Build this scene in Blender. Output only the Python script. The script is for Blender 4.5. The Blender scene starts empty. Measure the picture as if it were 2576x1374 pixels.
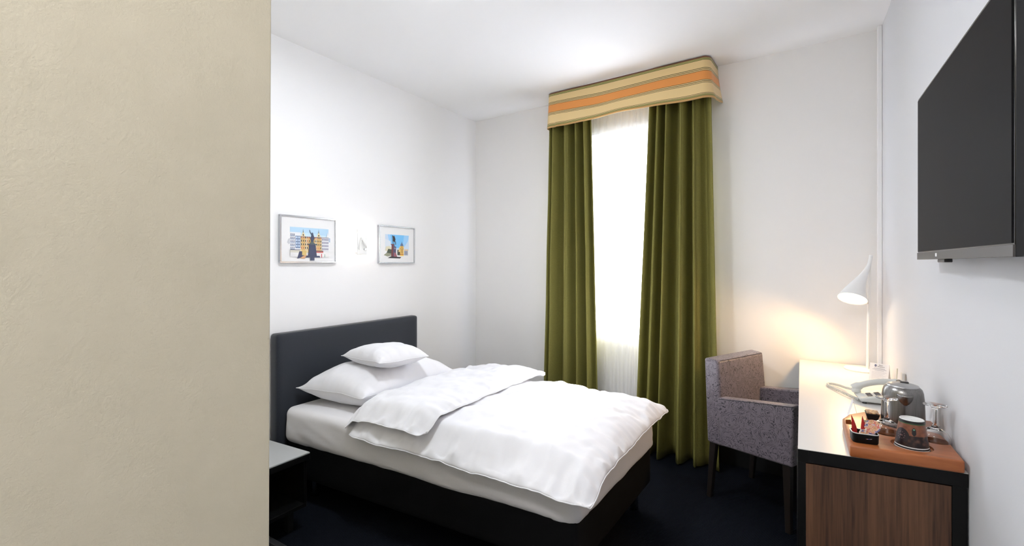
import bpy, bmesh, math, random
from mathutils import Vector, Matrix, noise
random.seed(7)
C = bpy.context.scene.collection
S = bpy.context.scene
PI = math.pi

# ------------------------------------------------------------------ node helpers
def new_mat(name):
    m = bpy.data.materials.new(name); m.use_nodes = True
    nt = m.node_tree
    b = nt.nodes['Principled BSDF']
    return m, nt, b
def pm(name, col, rough=.5, metal=0, spec=.5, sheen=0, trans=0, ior=1.5, emit=None, es=0, coat=0, bump=None):
    m, nt, b = new_mat(name)
    b.inputs['Base Color'].default_value = (*col, 1)
    b.inputs['Roughness'].default_value = rough
    b.inputs['Metallic'].default_value = metal
    b.inputs['Specular IOR Level'].default_value = spec
    b.inputs['Sheen Weight'].default_value = sheen
    b.inputs['Transmission Weight'].default_value = trans
    b.inputs['IOR'].default_value = ior
    b.inputs['Coat Weight'].default_value = coat
    if emit:
        b.inputs['Emission Color'].default_value = (*emit, 1); b.inputs['Emission Strength'].default_value = es
    if bump:   # (scale, strength, detail)
        add_bump(nt, b, *bump)
    return m
def nd(nt, typ, **kw):
    n = nt.nodes.new(typ)
    for k, v in kw.items():
        if k in n.inputs: n.inputs[k].default_value = v
        else: setattr(n, k, v)
    return n
def coords(nt, kind='Object', scale=(1,1,1), rot=(0,0,0)):
    tc = nt.nodes.new('ShaderNodeTexCoord'); mp = nt.nodes.new('ShaderNodeMapping')
    mp.inputs['Scale'].default_value = scale; mp.inputs['Rotation'].default_value = rot
    nt.links.new(tc.outputs[kind], mp.inputs['Vector'])
    return mp.outputs['Vector']
def add_bump(nt, b, scale, strength, detail=4, dist=.002, vec=None):
    v = vec or coords(nt)
    n = nd(nt, 'ShaderNodeTexNoise', Scale=scale, Detail=detail)
    nt.links.new(v, n.inputs['Vector'])
    bp = nd(nt, 'ShaderNodeBump', Strength=strength, Distance=dist)
    nt.links.new(n.outputs['Fac'], bp.inputs['Height']); nt.links.new(bp.outputs['Normal'], b.inputs['Normal'])
def ramp(nt, fac, stops, interp='LINEAR'):
    r = nt.nodes.new('ShaderNodeValToRGB'); cr = r.color_ramp; cr.interpolation = interp
    while len(cr.elements) > 1: cr.elements.remove(cr.elements[-1])
    cr.elements[0].position = stops[0][0]; cr.elements[0].color = (*stops[0][1], 1)
    for p, c in stops[1:]:
        e = cr.elements.new(p); e.color = (*c, 1)
    nt.links.new(fac, r.inputs['Fac'])
    return r.outputs['Color']
def srgb(r, g, b):
    f = lambda v: (v/255/12.92) if v/255 <= .04045 else ((v/255+.055)/1.055)**2.4
    return (f(r), f(g), f(b))

# ------------------------------------------------------------------ materials
M = {}
M['white_wall'] = pm('white_wall_paint', (.86, .86, .875), .75, spec=.2, bump=(180, .25, 3, .0006))
M['grey_wall'] = pm('pale_grey_wall_paint', (.82, .81, .805), .75, spec=.2, bump=(180, .25, 3, .0006))
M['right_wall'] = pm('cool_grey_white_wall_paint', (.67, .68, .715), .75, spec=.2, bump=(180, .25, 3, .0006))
M['ceiling'] = pm('ceiling_paint', (.90, .90, .91), .8, spec=.2)
M['black_lacquer'] = pm('black_lacquer', (.004, .004, .004), .4, spec=.2)
M['matte_black'] = pm('matte_black', (.008, .008, .008), .6, spec=.3)
M['white_lacquer'] = pm('white_lacquer', (.85, .85, .84), .35)
M['steel'] = pm('polished_steel', (.55, .55, .56), .22, metal=1)
M['silver'] = pm('silver_aluminium', (.52, .53, .56), .25, metal=1)
M['phone_plastic'] = pm('pale_grey_plastic', (.62, .63, .61), .4)
M['dark_plastic'] = pm('dark_plastic', (.02, .02, .022), .4)
M['paper'] = pm('white_paper', (.8, .8, .82), .7, spec=.2)
M['ink'] = pm('dark_ink', (.03, .03, .06), .7)
M['grey_ink'] = pm('grey_ink', (.35, .35, .42), .7)
M['mat_board'] = pm('picture_mat_board', (.78, .78, .79), .4, spec=.5)

# beige plaster of the entry wall
m, nt, b = new_mat('beige_plaster')
v = coords(nt)
n1 = nd(nt, 'ShaderNodeTexNoise', Scale=220., Detail=5., Roughness=.65); nt.links.new(v, n1.inputs['Vector'])
n2 = nd(nt, 'ShaderNodeTexNoise', Scale=14., Detail=3.); nt.links.new(v, n2.inputs['Vector'])
col = ramp(nt, n2.outputs['Fac'], [(.3, (.565, .520, .405)), (.7, (.595, .548, .430))])
nt.links.new(col, b.inputs['Base Color']); b.inputs['Roughness'].default_value = .85
b.inputs['Specular IOR Level'].default_value = .15
bp = nd(nt, 'ShaderNodeBump', Strength=.55, Distance=.0012)
nt.links.new(n1.outputs['Fac'], bp.inputs['Height']); nt.links.new(bp.outputs['Normal'], b.inputs['Normal'])
M['beige'] = m

# dark ribbed carpet
m, nt, b = new_mat('dark_blue_ribbed_carpet')
v = coords(nt, scale=(1, 1, 1), rot=(0, 0, math.radians(25)))
w = nd(nt, 'ShaderNodeTexWave', Scale=42., Distortion=1.5, Detail=2.); w.inputs['Detail Scale'].default_value = 6
nt.links.new(v, w.inputs['Vector'])
n = nd(nt, 'ShaderNodeTexNoise', Scale=160., Detail=3.); nt.links.new(v, n.inputs['Vector'])
mx = nd(nt, 'ShaderNodeMath', operation='MULTIPLY'); nt.links.new(w.outputs['Fac'], mx.inputs[0]); nt.links.new(n.outputs['Fac'], mx.inputs[1])
nt.links.new(ramp(nt, mx.outputs[0], [(.1, (.001, .0015, .003)), (.55, (.008, .011, .018))]), b.inputs['Base Color'])
b.inputs['Roughness'].default_value = .95; b.inputs['Specular IOR Level'].default_value = .1
bp = nd(nt, 'ShaderNodeBump', Strength=.6, Distance=.004); nt.links.new(mx.outputs[0], bp.inputs['Height']); nt.links.new(bp.outputs['Normal'], b.inputs['Normal'])
M['carpet'] = m

def fabric(name, col, scale=600, var=.25, rough=.85, bump=.3, sheen=.2, stretch=(1, 1, 1)):
    m, nt, b = new_mat(name)
    v = coords(nt, scale=stretch)
    n = nd(nt, 'ShaderNodeTexNoise', Scale=float(scale), Detail=2.); nt.links.new(v, n.inputs['Vector'])
    lo = tuple(c*(1-var) for c in col); hi = tuple(min(1, c*(1+var)) for c in col)
    nt.links.new(ramp(nt, n.outputs['Fac'], [(.35, lo), (.65, hi)]), b.inputs['Base Color'])
    b.inputs['Roughness'].default_value = rough; b.inputs['Sheen Weight'].default_value = sheen
    b.inputs['Specular IOR Level'].default_value = .2
    bp = nd(nt, 'ShaderNodeBump', Strength=bump, Distance=.0008)
    nt.links.new(n.outputs['Fac'], bp.inputs['Height']); nt.links.new(bp.outputs['Normal'], b.inputs['Normal'])
    return m
M['headboard'] = fabric('charcoal_upholstery', (.019, .023, .032), 500, .3, .6, .3, .25)
M['bed_base'] = fabric('black_upholstery', (.0016, .0016, .0022), 500, .3, .9, .2, .0)
M['linen'] = fabric('white_cotton_linen', (.735, .735, .765), 900, .015, .8, .08, .1)
M['sheet'] = fabric('grey_white_jersey_sheet', (.73, .72, .735), 700, .04, .85, .15, .1)
M['green'] = fabric('olive_green_curtain_cloth', (.165, .150, .038), 450, .12, .7, .15, .0, (1, 1, .25))

# sheer curtain
m, nt, b = new_mat('white_sheer_voile')
out = nt.nodes['Material Output']
tr = nd(nt, 'ShaderNodeBsdfTransparent'); tr.inputs['Color'].default_value = (1, 1, 1, 1)
tl = nd(nt, 'ShaderNodeBsdfTranslucent'); tl.inputs['Color'].default_value = (.93, .93, .95, 1)
df = nd(nt, 'ShaderNodeBsdfDiffuse'); df.inputs['Color'].default_value = (.88, .88, .9, 1)
a = nt.nodes.new('ShaderNodeMixShader'); a.inputs[0].default_value = .4
nt.links.new(tl.outputs[0], a.inputs[1]); nt.links.new(df.outputs[0], a.inputs[2])
c2 = nt.nodes.new('ShaderNodeMixShader'); c2.inputs[0].default_value = .55
nt.links.new(tr.outputs[0], c2.inputs[1]); nt.links.new(a.outputs[0], c2.inputs[2])
nt.links.new(c2.outputs[0], out.inputs['Surface'])
M['sheer'] = m

# glass
def glass(name, tint=(1, 1, 1)):
    return pm(name, tint, .0, trans=1, ior=1.45)
M['glass'] = glass('clear_glass')
m, nt, b = new_mat('window_glass')
out = nt.nodes['Material Output']
tr = nd(nt, 'ShaderNodeBsdfTransparent'); gl = nd(nt, 'ShaderNodeBsdfGlossy'); gl.inputs['Roughness'].default_value = .02
fr = nd(nt, 'ShaderNodeMixShader'); fr.inputs[0].default_value = .05
nt.links.new(tr.outputs[0], fr.inputs[1]); nt.links.new(gl.outputs[0], fr.inputs[2]); nt.links.new(fr.outputs[0], out.inputs['Surface'])
M['pane'] = m

# striped valance (uv.v runs top to bottom)
m, nt, b = new_mat('striped_valance_cloth')
tc = nt.nodes.new('ShaderNodeTexCoord'); sx = nt.nodes.new('ShaderNodeSeparateXYZ')
nt.links.new(tc.outputs['UV'], sx.inputs[0])
tan = (.70, .52, .26); org = (.68, .27, .07); gr = (.075, .075, .022); brn = (.16, .06, .03); lt = (.36, .34, .12)
def lines(a0, w=.014): # dark,light,dark,light,dark
    return [(a0, gr), (a0+w*.8, lt), (a0+w*2, gr), (a0+w*3, lt), (a0+w*4.2, gr), (a0+w*5, tan)]
st = [(0, brn), (.035, lt), (.052, gr), (.062, lt), (.082, gr), (.092, tan)]
st += [(.285, gr), (.298, tan), (.318, gr), (.334, tan), (.352, gr), (.366, org)]
st += [(.575, gr), (.588, tan), (.606, gr), (.622, tan), (.642, gr), (.655, tan)]
st += [(.885, gr), (.895, tan), (.912, gr), (.924, lt), (.942, gr), (.954, (.5, .30, .11))]
# two ramps because a ramp holds at most 32 stops
nt.links.new(ramp(nt, sx.outputs['Y'], st, 'CONSTANT'), b.inputs['Base Color'])
b.inputs['Roughness'].default_value = .7; b.inputs['Sheen Weight'].default_value = .2; b.inputs['Specular IOR Level'].default_value = .2
add_bump(nt, b, 700, .2, 2, .0006)
M['valance'] = m

# rose-scribble satin for the armchair
m, nt, b = new_mat('grey_rose_scribble_satin')
v = coords(nt)
ns = nd(nt, 'ShaderNodeTexNoise', Scale=20., Detail=3.); nt.links.new(v, ns.inputs['Vector'])
vm = nt.nodes.new('ShaderNodeVectorMath'); vm.operation = 'SCALE'; vm.inputs['Scale'].default_value = .075
nt.links.new(ns.outputs['Color'], vm.inputs[0])
va = nt.nodes.new('ShaderNodeVectorMath'); va.operation = 'ADD'; nt.links.new(v, va.inputs[0]); nt.links.new(vm.outputs[0], va.inputs[1])
vo = nd(nt, 'ShaderNodeTexVoronoi', Scale=12.); nt.links.new(va.outputs[0], vo.inputs['Vector'])
mu = nd(nt, 'ShaderNodeMath', operation='MULTIPLY'); mu.inputs[1].default_value = 30.; nt.links.new(vo.outputs['Distance'], mu.inputs[0])
sn = nd(nt, 'ShaderNodeMath', operation='SINE'); nt.links.new(mu.outputs[0], sn.inputs[0])
n3 = nd(nt, 'ShaderNodeTexNoise', Scale=35., Detail=1.); nt.links.new(v, n3.inputs['Vector'])
ad = nd(nt, 'ShaderNodeMath', operation='MULTIPLY_ADD'); nt.links.new(n3.outputs['Fac'], ad.inputs[0]); ad.inputs[1].default_value = 1.3; nt.links.new(sn.outputs[0], ad.inputs[2])
colr = ramp(nt, ad.outputs[0], [(.0, (.17, .16, .20)), (.88, (.15, .14, .18)), (1.0, (.16, .15, .19))])
th = ramp(nt, ad.outputs[0], [(.0, (.20, .19, .225)), (.965, (.20, .19, .225)), (.999, (.03, .03, .04))])
# line where the sine peaks
ab = nd(nt, 'ShaderNodeMath', operation='SUBTRACT'); nt.links.new(ad.outputs[0], ab.inputs[0]); ab.inputs[1].default_value = .75
a2 = nd(nt, 'ShaderNodeMath', operation='ABSOLUTE'); nt.links.new(ab.outputs[0], a2.inputs[0])
brk = nd(nt, 'ShaderNodeTexNoise', Scale=48., Detail=3.); nt.links.new(v, brk.inputs['Vector'])
bm2 = nd(nt, 'ShaderNodeMapRange'); bm2.inputs[1].default_value = .48; bm2.inputs[2].default_value = .66; bm2.inputs[3].default_value = 0.; bm2.inputs[4].default_value = .5
nt.links.new(brk.outputs['Fac'], bm2.inputs[0])
ad3 = nd(nt, 'ShaderNodeMath', operation='ADD'); nt.links.new(a2.outputs[0], ad3.inputs[0]); nt.links.new(bm2.outputs[0], ad3.inputs[1])
fin = ramp(nt, ad3.outputs[0], [(.0, (.010, .010, .016)), (.24, (.02, .02, .028)), (.40, (.145, .125, .15)), (1, (.185, .16, .19))])
nt.links.new(fin, b.inputs['Base Color'])
b.inputs['Roughness'].default_value = .45; b.inputs['Sheen Weight'].default_value = .15
M['rose'] = m

def wood(name, c1, c2, scale=(1, 1, 1), rough=.4, freq=1.):
    m, nt, b = new_mat(name)
    v = coords(nt, scale=scale)
    n = nd(nt, 'ShaderNodeTexNoise', Scale=60.*freq, Detail=6., Roughness=.6); nt.links.new(v, n.inputs['Vector'])
    n2 = nd(nt, 'ShaderNodeTexNoise', Scale=9.*freq, Detail=2.); nt.links.new(v, n2.inputs['Vector'])
    ad = nd(nt, 'ShaderNodeMath', operation='MULTIPLY_ADD'); ad.inputs[1].default_value = .6
    nt.links.new(n2.outputs['Fac'], ad.inputs[0]); nt.links.new(n.outputs['Fac'], ad.inputs[2])
    nt.links.new(ramp(nt, ad.outputs[0], [(.55, c1), (1.0, c2)]), b.inputs['Base Color'])
    b.inputs['Roughness'].default_value = rough
    bp = nd(nt, 'ShaderNodeBump', Strength=.15, Distance=.0005); nt.links.new(n.outputs['Fac'], bp.inputs['Height']); nt.links.new(bp.outputs['Normal'], b.inputs['Normal'])
    return m
M['walnut'] = wood('brown_walnut_laminate', (.030, .012, .006), (.135, .062, .031), (1, 1, .03), .5, 2.2)
M['beech'] = wood('orange_brown_beech', (.25, .070, .019), (.38, .125, .040), (.12, 1, 1), .32)

# brushed steel kettle
m, nt, b = new_mat('brushed_steel')
v = coords(nt, scale=(60, 60, 1))
n = nd(nt, 'ShaderNodeTexNoise', Scale=6., Detail=4.); nt.links.new(v, n.inputs['Vector'])
nt.links.new(ramp(nt, n.outputs['Fac'], [(.3, (.20, .195, .19)), (.7, (.28, .27, .265))]), b.inputs['Base Color'])
b.inputs['Metallic'].default_value = 1; b.inputs['Roughness'].default_value = .3
M['brushed'] = m

# ------------------------------------------------------------------ mesh helpers
class MB:
    def __init__(self): self.v = []; self.f = []; self.mi = []; self.uv = {}
    def add(self, vs, fs, mi=0):
        o = len(self.v); self.v += [tuple(p) for p in vs]
        for f in fs: self.f.append(tuple(i+o for i in f)); self.mi.append(mi)
        return o
    def box(self, c, s, rot=None, mi=0):
        x, y, z = s[0]/2, s[1]/2, s[2]/2
        vs = [Vector((a*x, b_*y, d*z)) for a in (-1, 1) for b_ in (-1, 1) for d in (-1, 1)]
        if rot is not None: vs = [rot @ p for p in vs]
        vs = [p+Vector(c) for p in vs]
        self.add(vs, [(0, 1, 3, 2), (4, 6, 7, 5), (0, 4, 5, 1), (2, 3, 7, 6), (0, 2, 6, 4), (1, 5, 7, 3)], mi)
        return self
    def prism(self, poly, z0, z1, mi=0, top=None):
        n = len(poly); t = top or poly
        vs = [(p[0], p[1], z0) for p in poly] + [(p[0], p[1], z1) for p in t]
        self.add(vs, [tuple(range(n))[::-1], tuple(range(n, 2*n))] + [(i, (i+1) % n, (i+1) % n+n, i+n) for i in range(n)], mi)
        return self
    def lathe(self, prof, c=(0, 0, 0), seg=40, mi=0, rot=None, cap=True):
        vs = []
        for r, z in prof:
            for k in range(seg):
                a = 2*PI*k/seg; p = Vector((r*math.cos(a), r*math.sin(a), z))
                if rot is not None: p = rot @ p
                vs.append(p+Vector(c))
        fs = [(i*seg+k, i*seg+(k+1) % seg, (i+1)*seg+(k+1) % seg, (i+1)*seg+k) for i in range(len(prof)-1) for k in range(seg)]
        if cap: fs += [tuple(range(seg))[::-1], tuple((len(prof)-1)*seg+k for k in range(seg))]
        self.add(vs, fs, mi); return self
    def tube(self, pts, r, seg=10, mi=0, flat=1.0, cap=True):
        pts = [Vector(p) for p in pts]; n = len(pts)
        rs = r if isinstance(r, (list, tuple)) else [r]*n
        up = Vector((0, 0, 1)); vs = []
        prev = None
        for i, p in enumerate(pts):
            t = (pts[min(i+1, n-1)]-pts[max(i-1, 0)]).normalized()
            if prev is None:
                ref = up if abs(t.z) < .9 else Vector((1, 0, 0))
                a = t.cross(ref).normalized()
            else:
                a = (prev - t*prev.dot(t)).normalized()
            prev = a; b_ = a.cross(t).normalized()
            for k in range(seg):
                an = 2*PI*k/seg; vs.append(p + a*math.cos(an)*rs[i] + b_*math.sin(an)*rs[i]*flat)
        fs = [(i*seg+k, i*seg+(k+1) % seg, (i+1)*seg+(k+1) % seg, (i+1)*seg+k) for i in range(n-1) for k in range(seg)]
        if cap: fs += [tuple(range(seg))[::-1], tuple((n-1)*seg+k for k in range(seg))]
        self.add(vs, fs, mi); return self
    def build(self, name, mats, parent=None, smooth=False, bevel=0, seg=3, sub=0, loc=None, angle=40):
        me = bpy.data.meshes.new(name)
        me.from_pydata(self.v, [], self.f)
        if not isinstance(mats, (list, tuple)): mats = [mats]
        for mm in mats: me.materials.append(mm)
        for p, i in zip(me.polygons, self.mi): p.material_index = i
        bm = bmesh.new(); bm.from_mesh(me)
        bmesh.ops.recalc_face_normals(bm, faces=bm.faces); bm.to_mesh(me); bm.free()
        o = bpy.data.objects.new(name, me); C.objects.link(o)
        if loc:
            off = Vector(loc); me.transform(Matrix.Translation(-off)); o.location = off
        if parent is not None:
            o.parent = parent; o.matrix_parent_inverse = Matrix.Identity(4)
            if parent.type == 'EMPTY' or True:
                me.transform(world_of(parent).inverted() @ (Matrix.Translation(o.location) if loc else Matrix.Identity(4)))
                o.location = (0, 0, 0)
        if bevel:
            bv = o.modifiers.new('bevel', 'BEVEL'); bv.width = bevel; bv.segments = seg; bv.limit_method = 'ANGLE'; bv.angle_limit = math.radians(30)
        if sub:
            sb = o.modifiers.new('sub', 'SUBSURF'); sb.levels = sub; sb.render_levels = sub
        if smooth or bevel:
            for p in me.polygons: p.use_smooth = True
            if not smooth or angle < 180:
                try: me.set_sharp_from_angle(angle=math.radians(angle))
                except Exception: pass
        return o
def world_of(o):
    m = Matrix.Identity(4)
    while o is not None:
        m = (Matrix.Translation(o.location) @ o.rotation_euler.to_matrix().to_4x4()) @ m
        o = o.parent
    return m
def tag(o, label=None, cat=None, group=None, kind=None):
    if label: o['label'] = label
    if cat: o['category'] = cat
    if group: o['group'] = group
    if kind: o['kind'] = kind
    return o
def thing(name, label, cat, loc=(0, 0, 0), group=None, rz=0):
    o = bpy.data.objects.new(name, None); C.objects.link(o); o.location = loc; o.rotation_euler = (0, 0, rz)
    o.empty_display_size = .1
    return tag(o, label, cat, group)
def lerp(a, b, t): return a+(b-a)*t
def bil(q, s, t):
    a, b_, c, d = q
    return [lerp(lerp(a[i], b_[i], s), lerp(d[i], c[i], s), t) for i in range(len(a))]
def fbm(x, y, z=0, o=3):
    return noise.fractal(Vector((x, y, z)), 1.0, 2.0, o)

def cloth_slab(q, zf, T, nx, ny, wr=1., pinch=0., p=6., gather=.0, seed=0, asym=.25, pw=.5, rc=0.):
    """closed puffy slab over quad q=(s0t0, s1t0, s1t1, s0t1); returns MB and border loop"""
    mb = MB(); top = []; bot = []; border = {}
    L = math.dist(q[0], q[1]); W = math.dist(q[0], q[3])
    for j in range(ny+1):
        for i in range(nx+1):
            s = .5-.5*math.cos(PI*i/nx); t = .5-.5*math.cos(PI*j/ny)
            s = lerp(i/nx, s, .7); t = lerp(j/ny, t, .7)
            a, b_ = 2*s-1, 2*t-1
            x, y = bil(q, s, t)[:2]
            if pinch:
                cx = [(q[0][k]+q[2][k])/2 for k in (0, 1)]
                f = pinch*(abs(a)**4*(1-b_*b_) + abs(b_)**4*(1-a*a))
                x += (cx[0]-x)*f; y += (cx[1]-y)*f
            if rc:
                cx = [(q[0][k]+q[2][k])/2 for k in (0, 1)]; f = rc*(a*a*b_*b_)**7
                x += (cx[0]-x)*f; y += (cx[1]-y)*f
            edge = min(s*L, (1-s)*L, t*W, (1-t)*W)
            pr = max(0, (1-abs(a)**p))**pw*max(0, (1-abs(b_)**p))**pw
            e2 = min(t*W, (1-s)*L)
            if gather and e2 < .34:
                g1 = fbm(x*17+seed, seed*1.7+e2*3, 0, 2)*math.exp(-t*W/.085)*min(1, t*W/.02)
                g2 = fbm(y*17+seed*2, 5+e2*3, 0, 2)*math.exp(-(1-s)*L/.075)*min(1, (1-s)*L/.02)
                g = gather*(g1+g2)
            else: g = 0
            wv = wr*(.012*fbm(x*4+seed, y*4, seed, 3) + .005*abs(fbm(x*9-seed, y*6+seed, 3, 2)))
            wv *= min(1, edge/.06)
            # border waviness
            bw = .006*wr*fbm(x*11+seed, y*11, 7, 2)
            z = zf(x, y)
            top.append((x, y, z + T*pr*(1-asym) + wv + g + bw))
            bot.append((x, y, z - T*pr*asym + bw))
    n = (nx+1)
    idx = lambda i, j: j*n+i
    def isb(i, j): return i in (0, nx) or j in (0, ny)
    o = len(top)
    mp = list(range(o)); bi = []
    vs = list(top)
    bmap = {}
    for j in range(ny+1):
        for i in range(nx+1):
            k = idx(i, j)
            if isb(i, j): bmap[k] = k
            else: bmap[k] = len(vs); vs.append(bot[k])
    fs = []
    for j in range(ny):
        for i in range(nx):
            a, b_, c, d = idx(i, j), idx(i+1, j), idx(i+1, j+1), idx(i, j+1)
            fs.append((a, b_, c, d))
            fs.append((bmap[a], bmap[d], bmap[c], bmap[b_]))
    mb.add(vs, fs)
    loop = [top[idx(i, 0)] for i in range(nx+1)] + [top[idx(nx, j)] for j in range(1, ny+1)] + \
           [top[idx(i, ny)] for i in range(nx-1, -1, -1)] + [top[idx(0, j)] for j in range(ny-1, 0, -1)]
    return mb, loop

def rbox(q, z0, z1, r, n=(30, 16, 8), disp=None):
    """rounded box over a footprint quad, faces gridded"""
    L = math.dist(q[0], q[1]); W = math.dist(q[0], q[3]); Hh = z1-z0
    dims = (L, W, Hh)
    mb = MB()
    def mapp(p):  # p in [-1,1]^3
        v_ = Vector([p[k]*dims[k]/2 for k in range(3)])
        inner = Vector([max(-dims[k]/2+r, min(dims[k]/2-r, v_[k])) for k in range(3)])
        d = v_-inner
        if d.length > 1e-9: v_ = inner+d.normalized()*min(r, d.length if d.length < r else r)
        s, t = v_[0]/L+.5, v_[1]/W+.5
        xy = bil(q, s, t)
        out = Vector((xy[0], xy[1], z0+Hh/2+v_[2]))
        if disp: out = disp(out, v_, dims)
        return out
    def conc(u, nn):  # cluster samples to the ends
        return lerp(u, math.sin(u*PI/2), .6)
    for ax in range(3):
        o1, o2 = (ax+1) % 3, (ax+2) % 3
        for sg in (-1, 1):
            n1, n2 = n[o1], n[o2]; vs = []
            for j in range(n2+1):
                for i in range(n1+1):
                    p = [0, 0, 0]; p[ax] = sg; p[o1] = conc(-1+2*i/n1, n1); p[o2] = conc(-1+2*j/n2, n2)
                    vs.append(mapp(p))
            fs = [(j*(n1+1)+i, j*(n1+1)+i+1, (j+1)*(n1+1)+i+1, (j+1)*(n1+1)+i) for j in range(n2) for i in range(n1)]
            mb.add(vs, fs)
    return mb
def weld(o, d=.0004):
    bm = bmesh.new(); bm.from_mesh(o.data); bmesh.ops.remove_doubles(bm, verts=bm.verts, dist=d)
    bmesh.ops.recalc_face_normals(bm, faces=bm.faces); bm.to_mesh(o.data); bm.free()
    for p in o.data.polygons: p.use_smooth = True
    return o

# ------------------------------------------------------------------ camera
FPX = 1160.; TH = math.atan(730/FPX)
cam = bpy.data.cameras.new('camera'); co = bpy.data.objects.new('camera', cam); C.objects.link(co)
co.location = (0, 0, 1.38); co.rotation_euler = (PI/2, 0, TH)
cam.sensor_fit = 'HORIZONTAL'; cam.sensor_width = 36; cam.lens = FPX/2576*36
cam.shift_y = -25/2576; cam.clip_start = .05
S.camera = co

# ------------------------------------------------------------------ room
HC = 2.75
XL = -2.68
def wy(x): return 3.435-.053*(x-.385)     # face of the window wall
def wx(y): return .41-.0125*(y-1.8)       # face of the right wall
def struct(o): o['kind'] = 'structure'; return o
struct(MB().prism([(XL-.2, -1.7), (.7, -1.7), (.7, 3.9), (XL-.2, 3.9)], -.1, 0).build('floor', M['carpet']))
struct(MB().prism([(XL-.2, -1.7), (.7, -1.7), (.7, 3.9), (XL-.2, 3.9)], HC, HC+.1).build('ceiling', M['ceiling']))
struct(MB().prism([(XL-.15, .3), (XL, .3), (XL, wy(XL)), (XL-.15, wy(XL))], 0, HC).build('wall_left', M['white_wall']))
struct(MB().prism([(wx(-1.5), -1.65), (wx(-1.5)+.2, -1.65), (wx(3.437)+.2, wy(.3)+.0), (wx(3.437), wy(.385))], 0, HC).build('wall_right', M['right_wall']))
struct(MB().prism([(-.75, -1.65), (wx(-1.5), -1.65), (wx(-1.5), -1.5), (-.75, -1.5)], 0, HC).build('wall_rear', M['white_wall']))
# window wall with an opening
WX0, WX1, WZ0, WZ1 = -1.66, -.62, .86, 2.42
WT = .14
mb = MB()
def wseg(x0, x1, z0, z1): mb.prism([(x0, wy(x0)), (x1, wy(x1)), (x1, wy(x1)+WT), (x0, wy(x0)+WT)], z0, z1)
wseg(XL-.15, WX0, 0, HC); wseg(WX1, .6, 0, HC); wseg(WX0, WX1, 0, WZ0); wseg(WX0, WX1, WZ1, HC)
struct(mb.build('wall_window', M['grey_wall']))
# the beige corner block the camera looks past
mb = MB()
bot = [(XL-.15, -1.65), (-.75, -1.65), (-.75, .431), (XL-.15, .431)]
top = [(XL-.15, -1.65), (-.75, -1.65), (-.75, .442), (XL-.15, .442)]
mb.prism(bot, 0, HC, top=top)
struct(mb.build('wall_entry', M['beige'], bevel=.003))
# window
mb = MB()
wm = lambda x: wy(x)+WT*.65
def bar(x0, x1, z0, z1, d=.05): mb.prism([(x0, wm(x0)-d/2), (x1, wm(x1)-d/2), (x1, wm(x1)+d/2), (x0, wm(x0)+d/2)], z0, z1)
xm = (WX0+WX1)/2
bar(WX0, WX0+.06, WZ0, WZ1); bar(WX1-.06, WX1, WZ0, WZ1); bar(WX0, WX1, WZ0, WZ0+.06); bar(WX0, WX1, WZ1-.04, WZ1)
wf = struct(mb.build('window_1', M['white_lacquer']))
mb = MB(); mb.prism([(WX0+.06, wm(WX0)-.004), (WX1-.06, wm(WX1)-.004), (WX1-.06, wm(WX1)+.004), (WX0+.06, wm(WX0)+.004)], WZ0+.06, WZ1-.04)
mb.build('pane', M['pane'], wf)
# baseboards (dark, mostly hidden)
bbm = M['matte_black']
struct(MB().prism([(XL, .5), (XL+.012, .5), (XL+.012, wy(XL)), (XL, wy(XL))], 0, .06).build('baseboard_left', bbm))
struct(MB().prism([(XL+.012, wy(XL)-.012), (wx(3.4), wy(.4)-.012), (wx(3.4), wy(.4)), (XL+.012, wy(XL))], 0, .12).build('baseboard_window', bbm))  # taller baseboard; its black also stands in for shade under the armchair
struct(MB().prism([(wx(-1)-.012, -1.4), (wx(-1), -1.4), (wx(3.4), 3.4), (wx(3.4)-.012, 3.4)], 0, .06).build('baseboard_right', bbm))
# slim cable duct in the corner by the desk lamp
mb = MB(); mb.prism([(wx(3.39)-.022, 3.375), (wx(3.39), 3.375), (wx(3.39), 3.40), (wx(3.39)-.022, 3.40)], .0, HC)
struct(mb.build('trim_1', M['white_wall'], bevel=.004))

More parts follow.
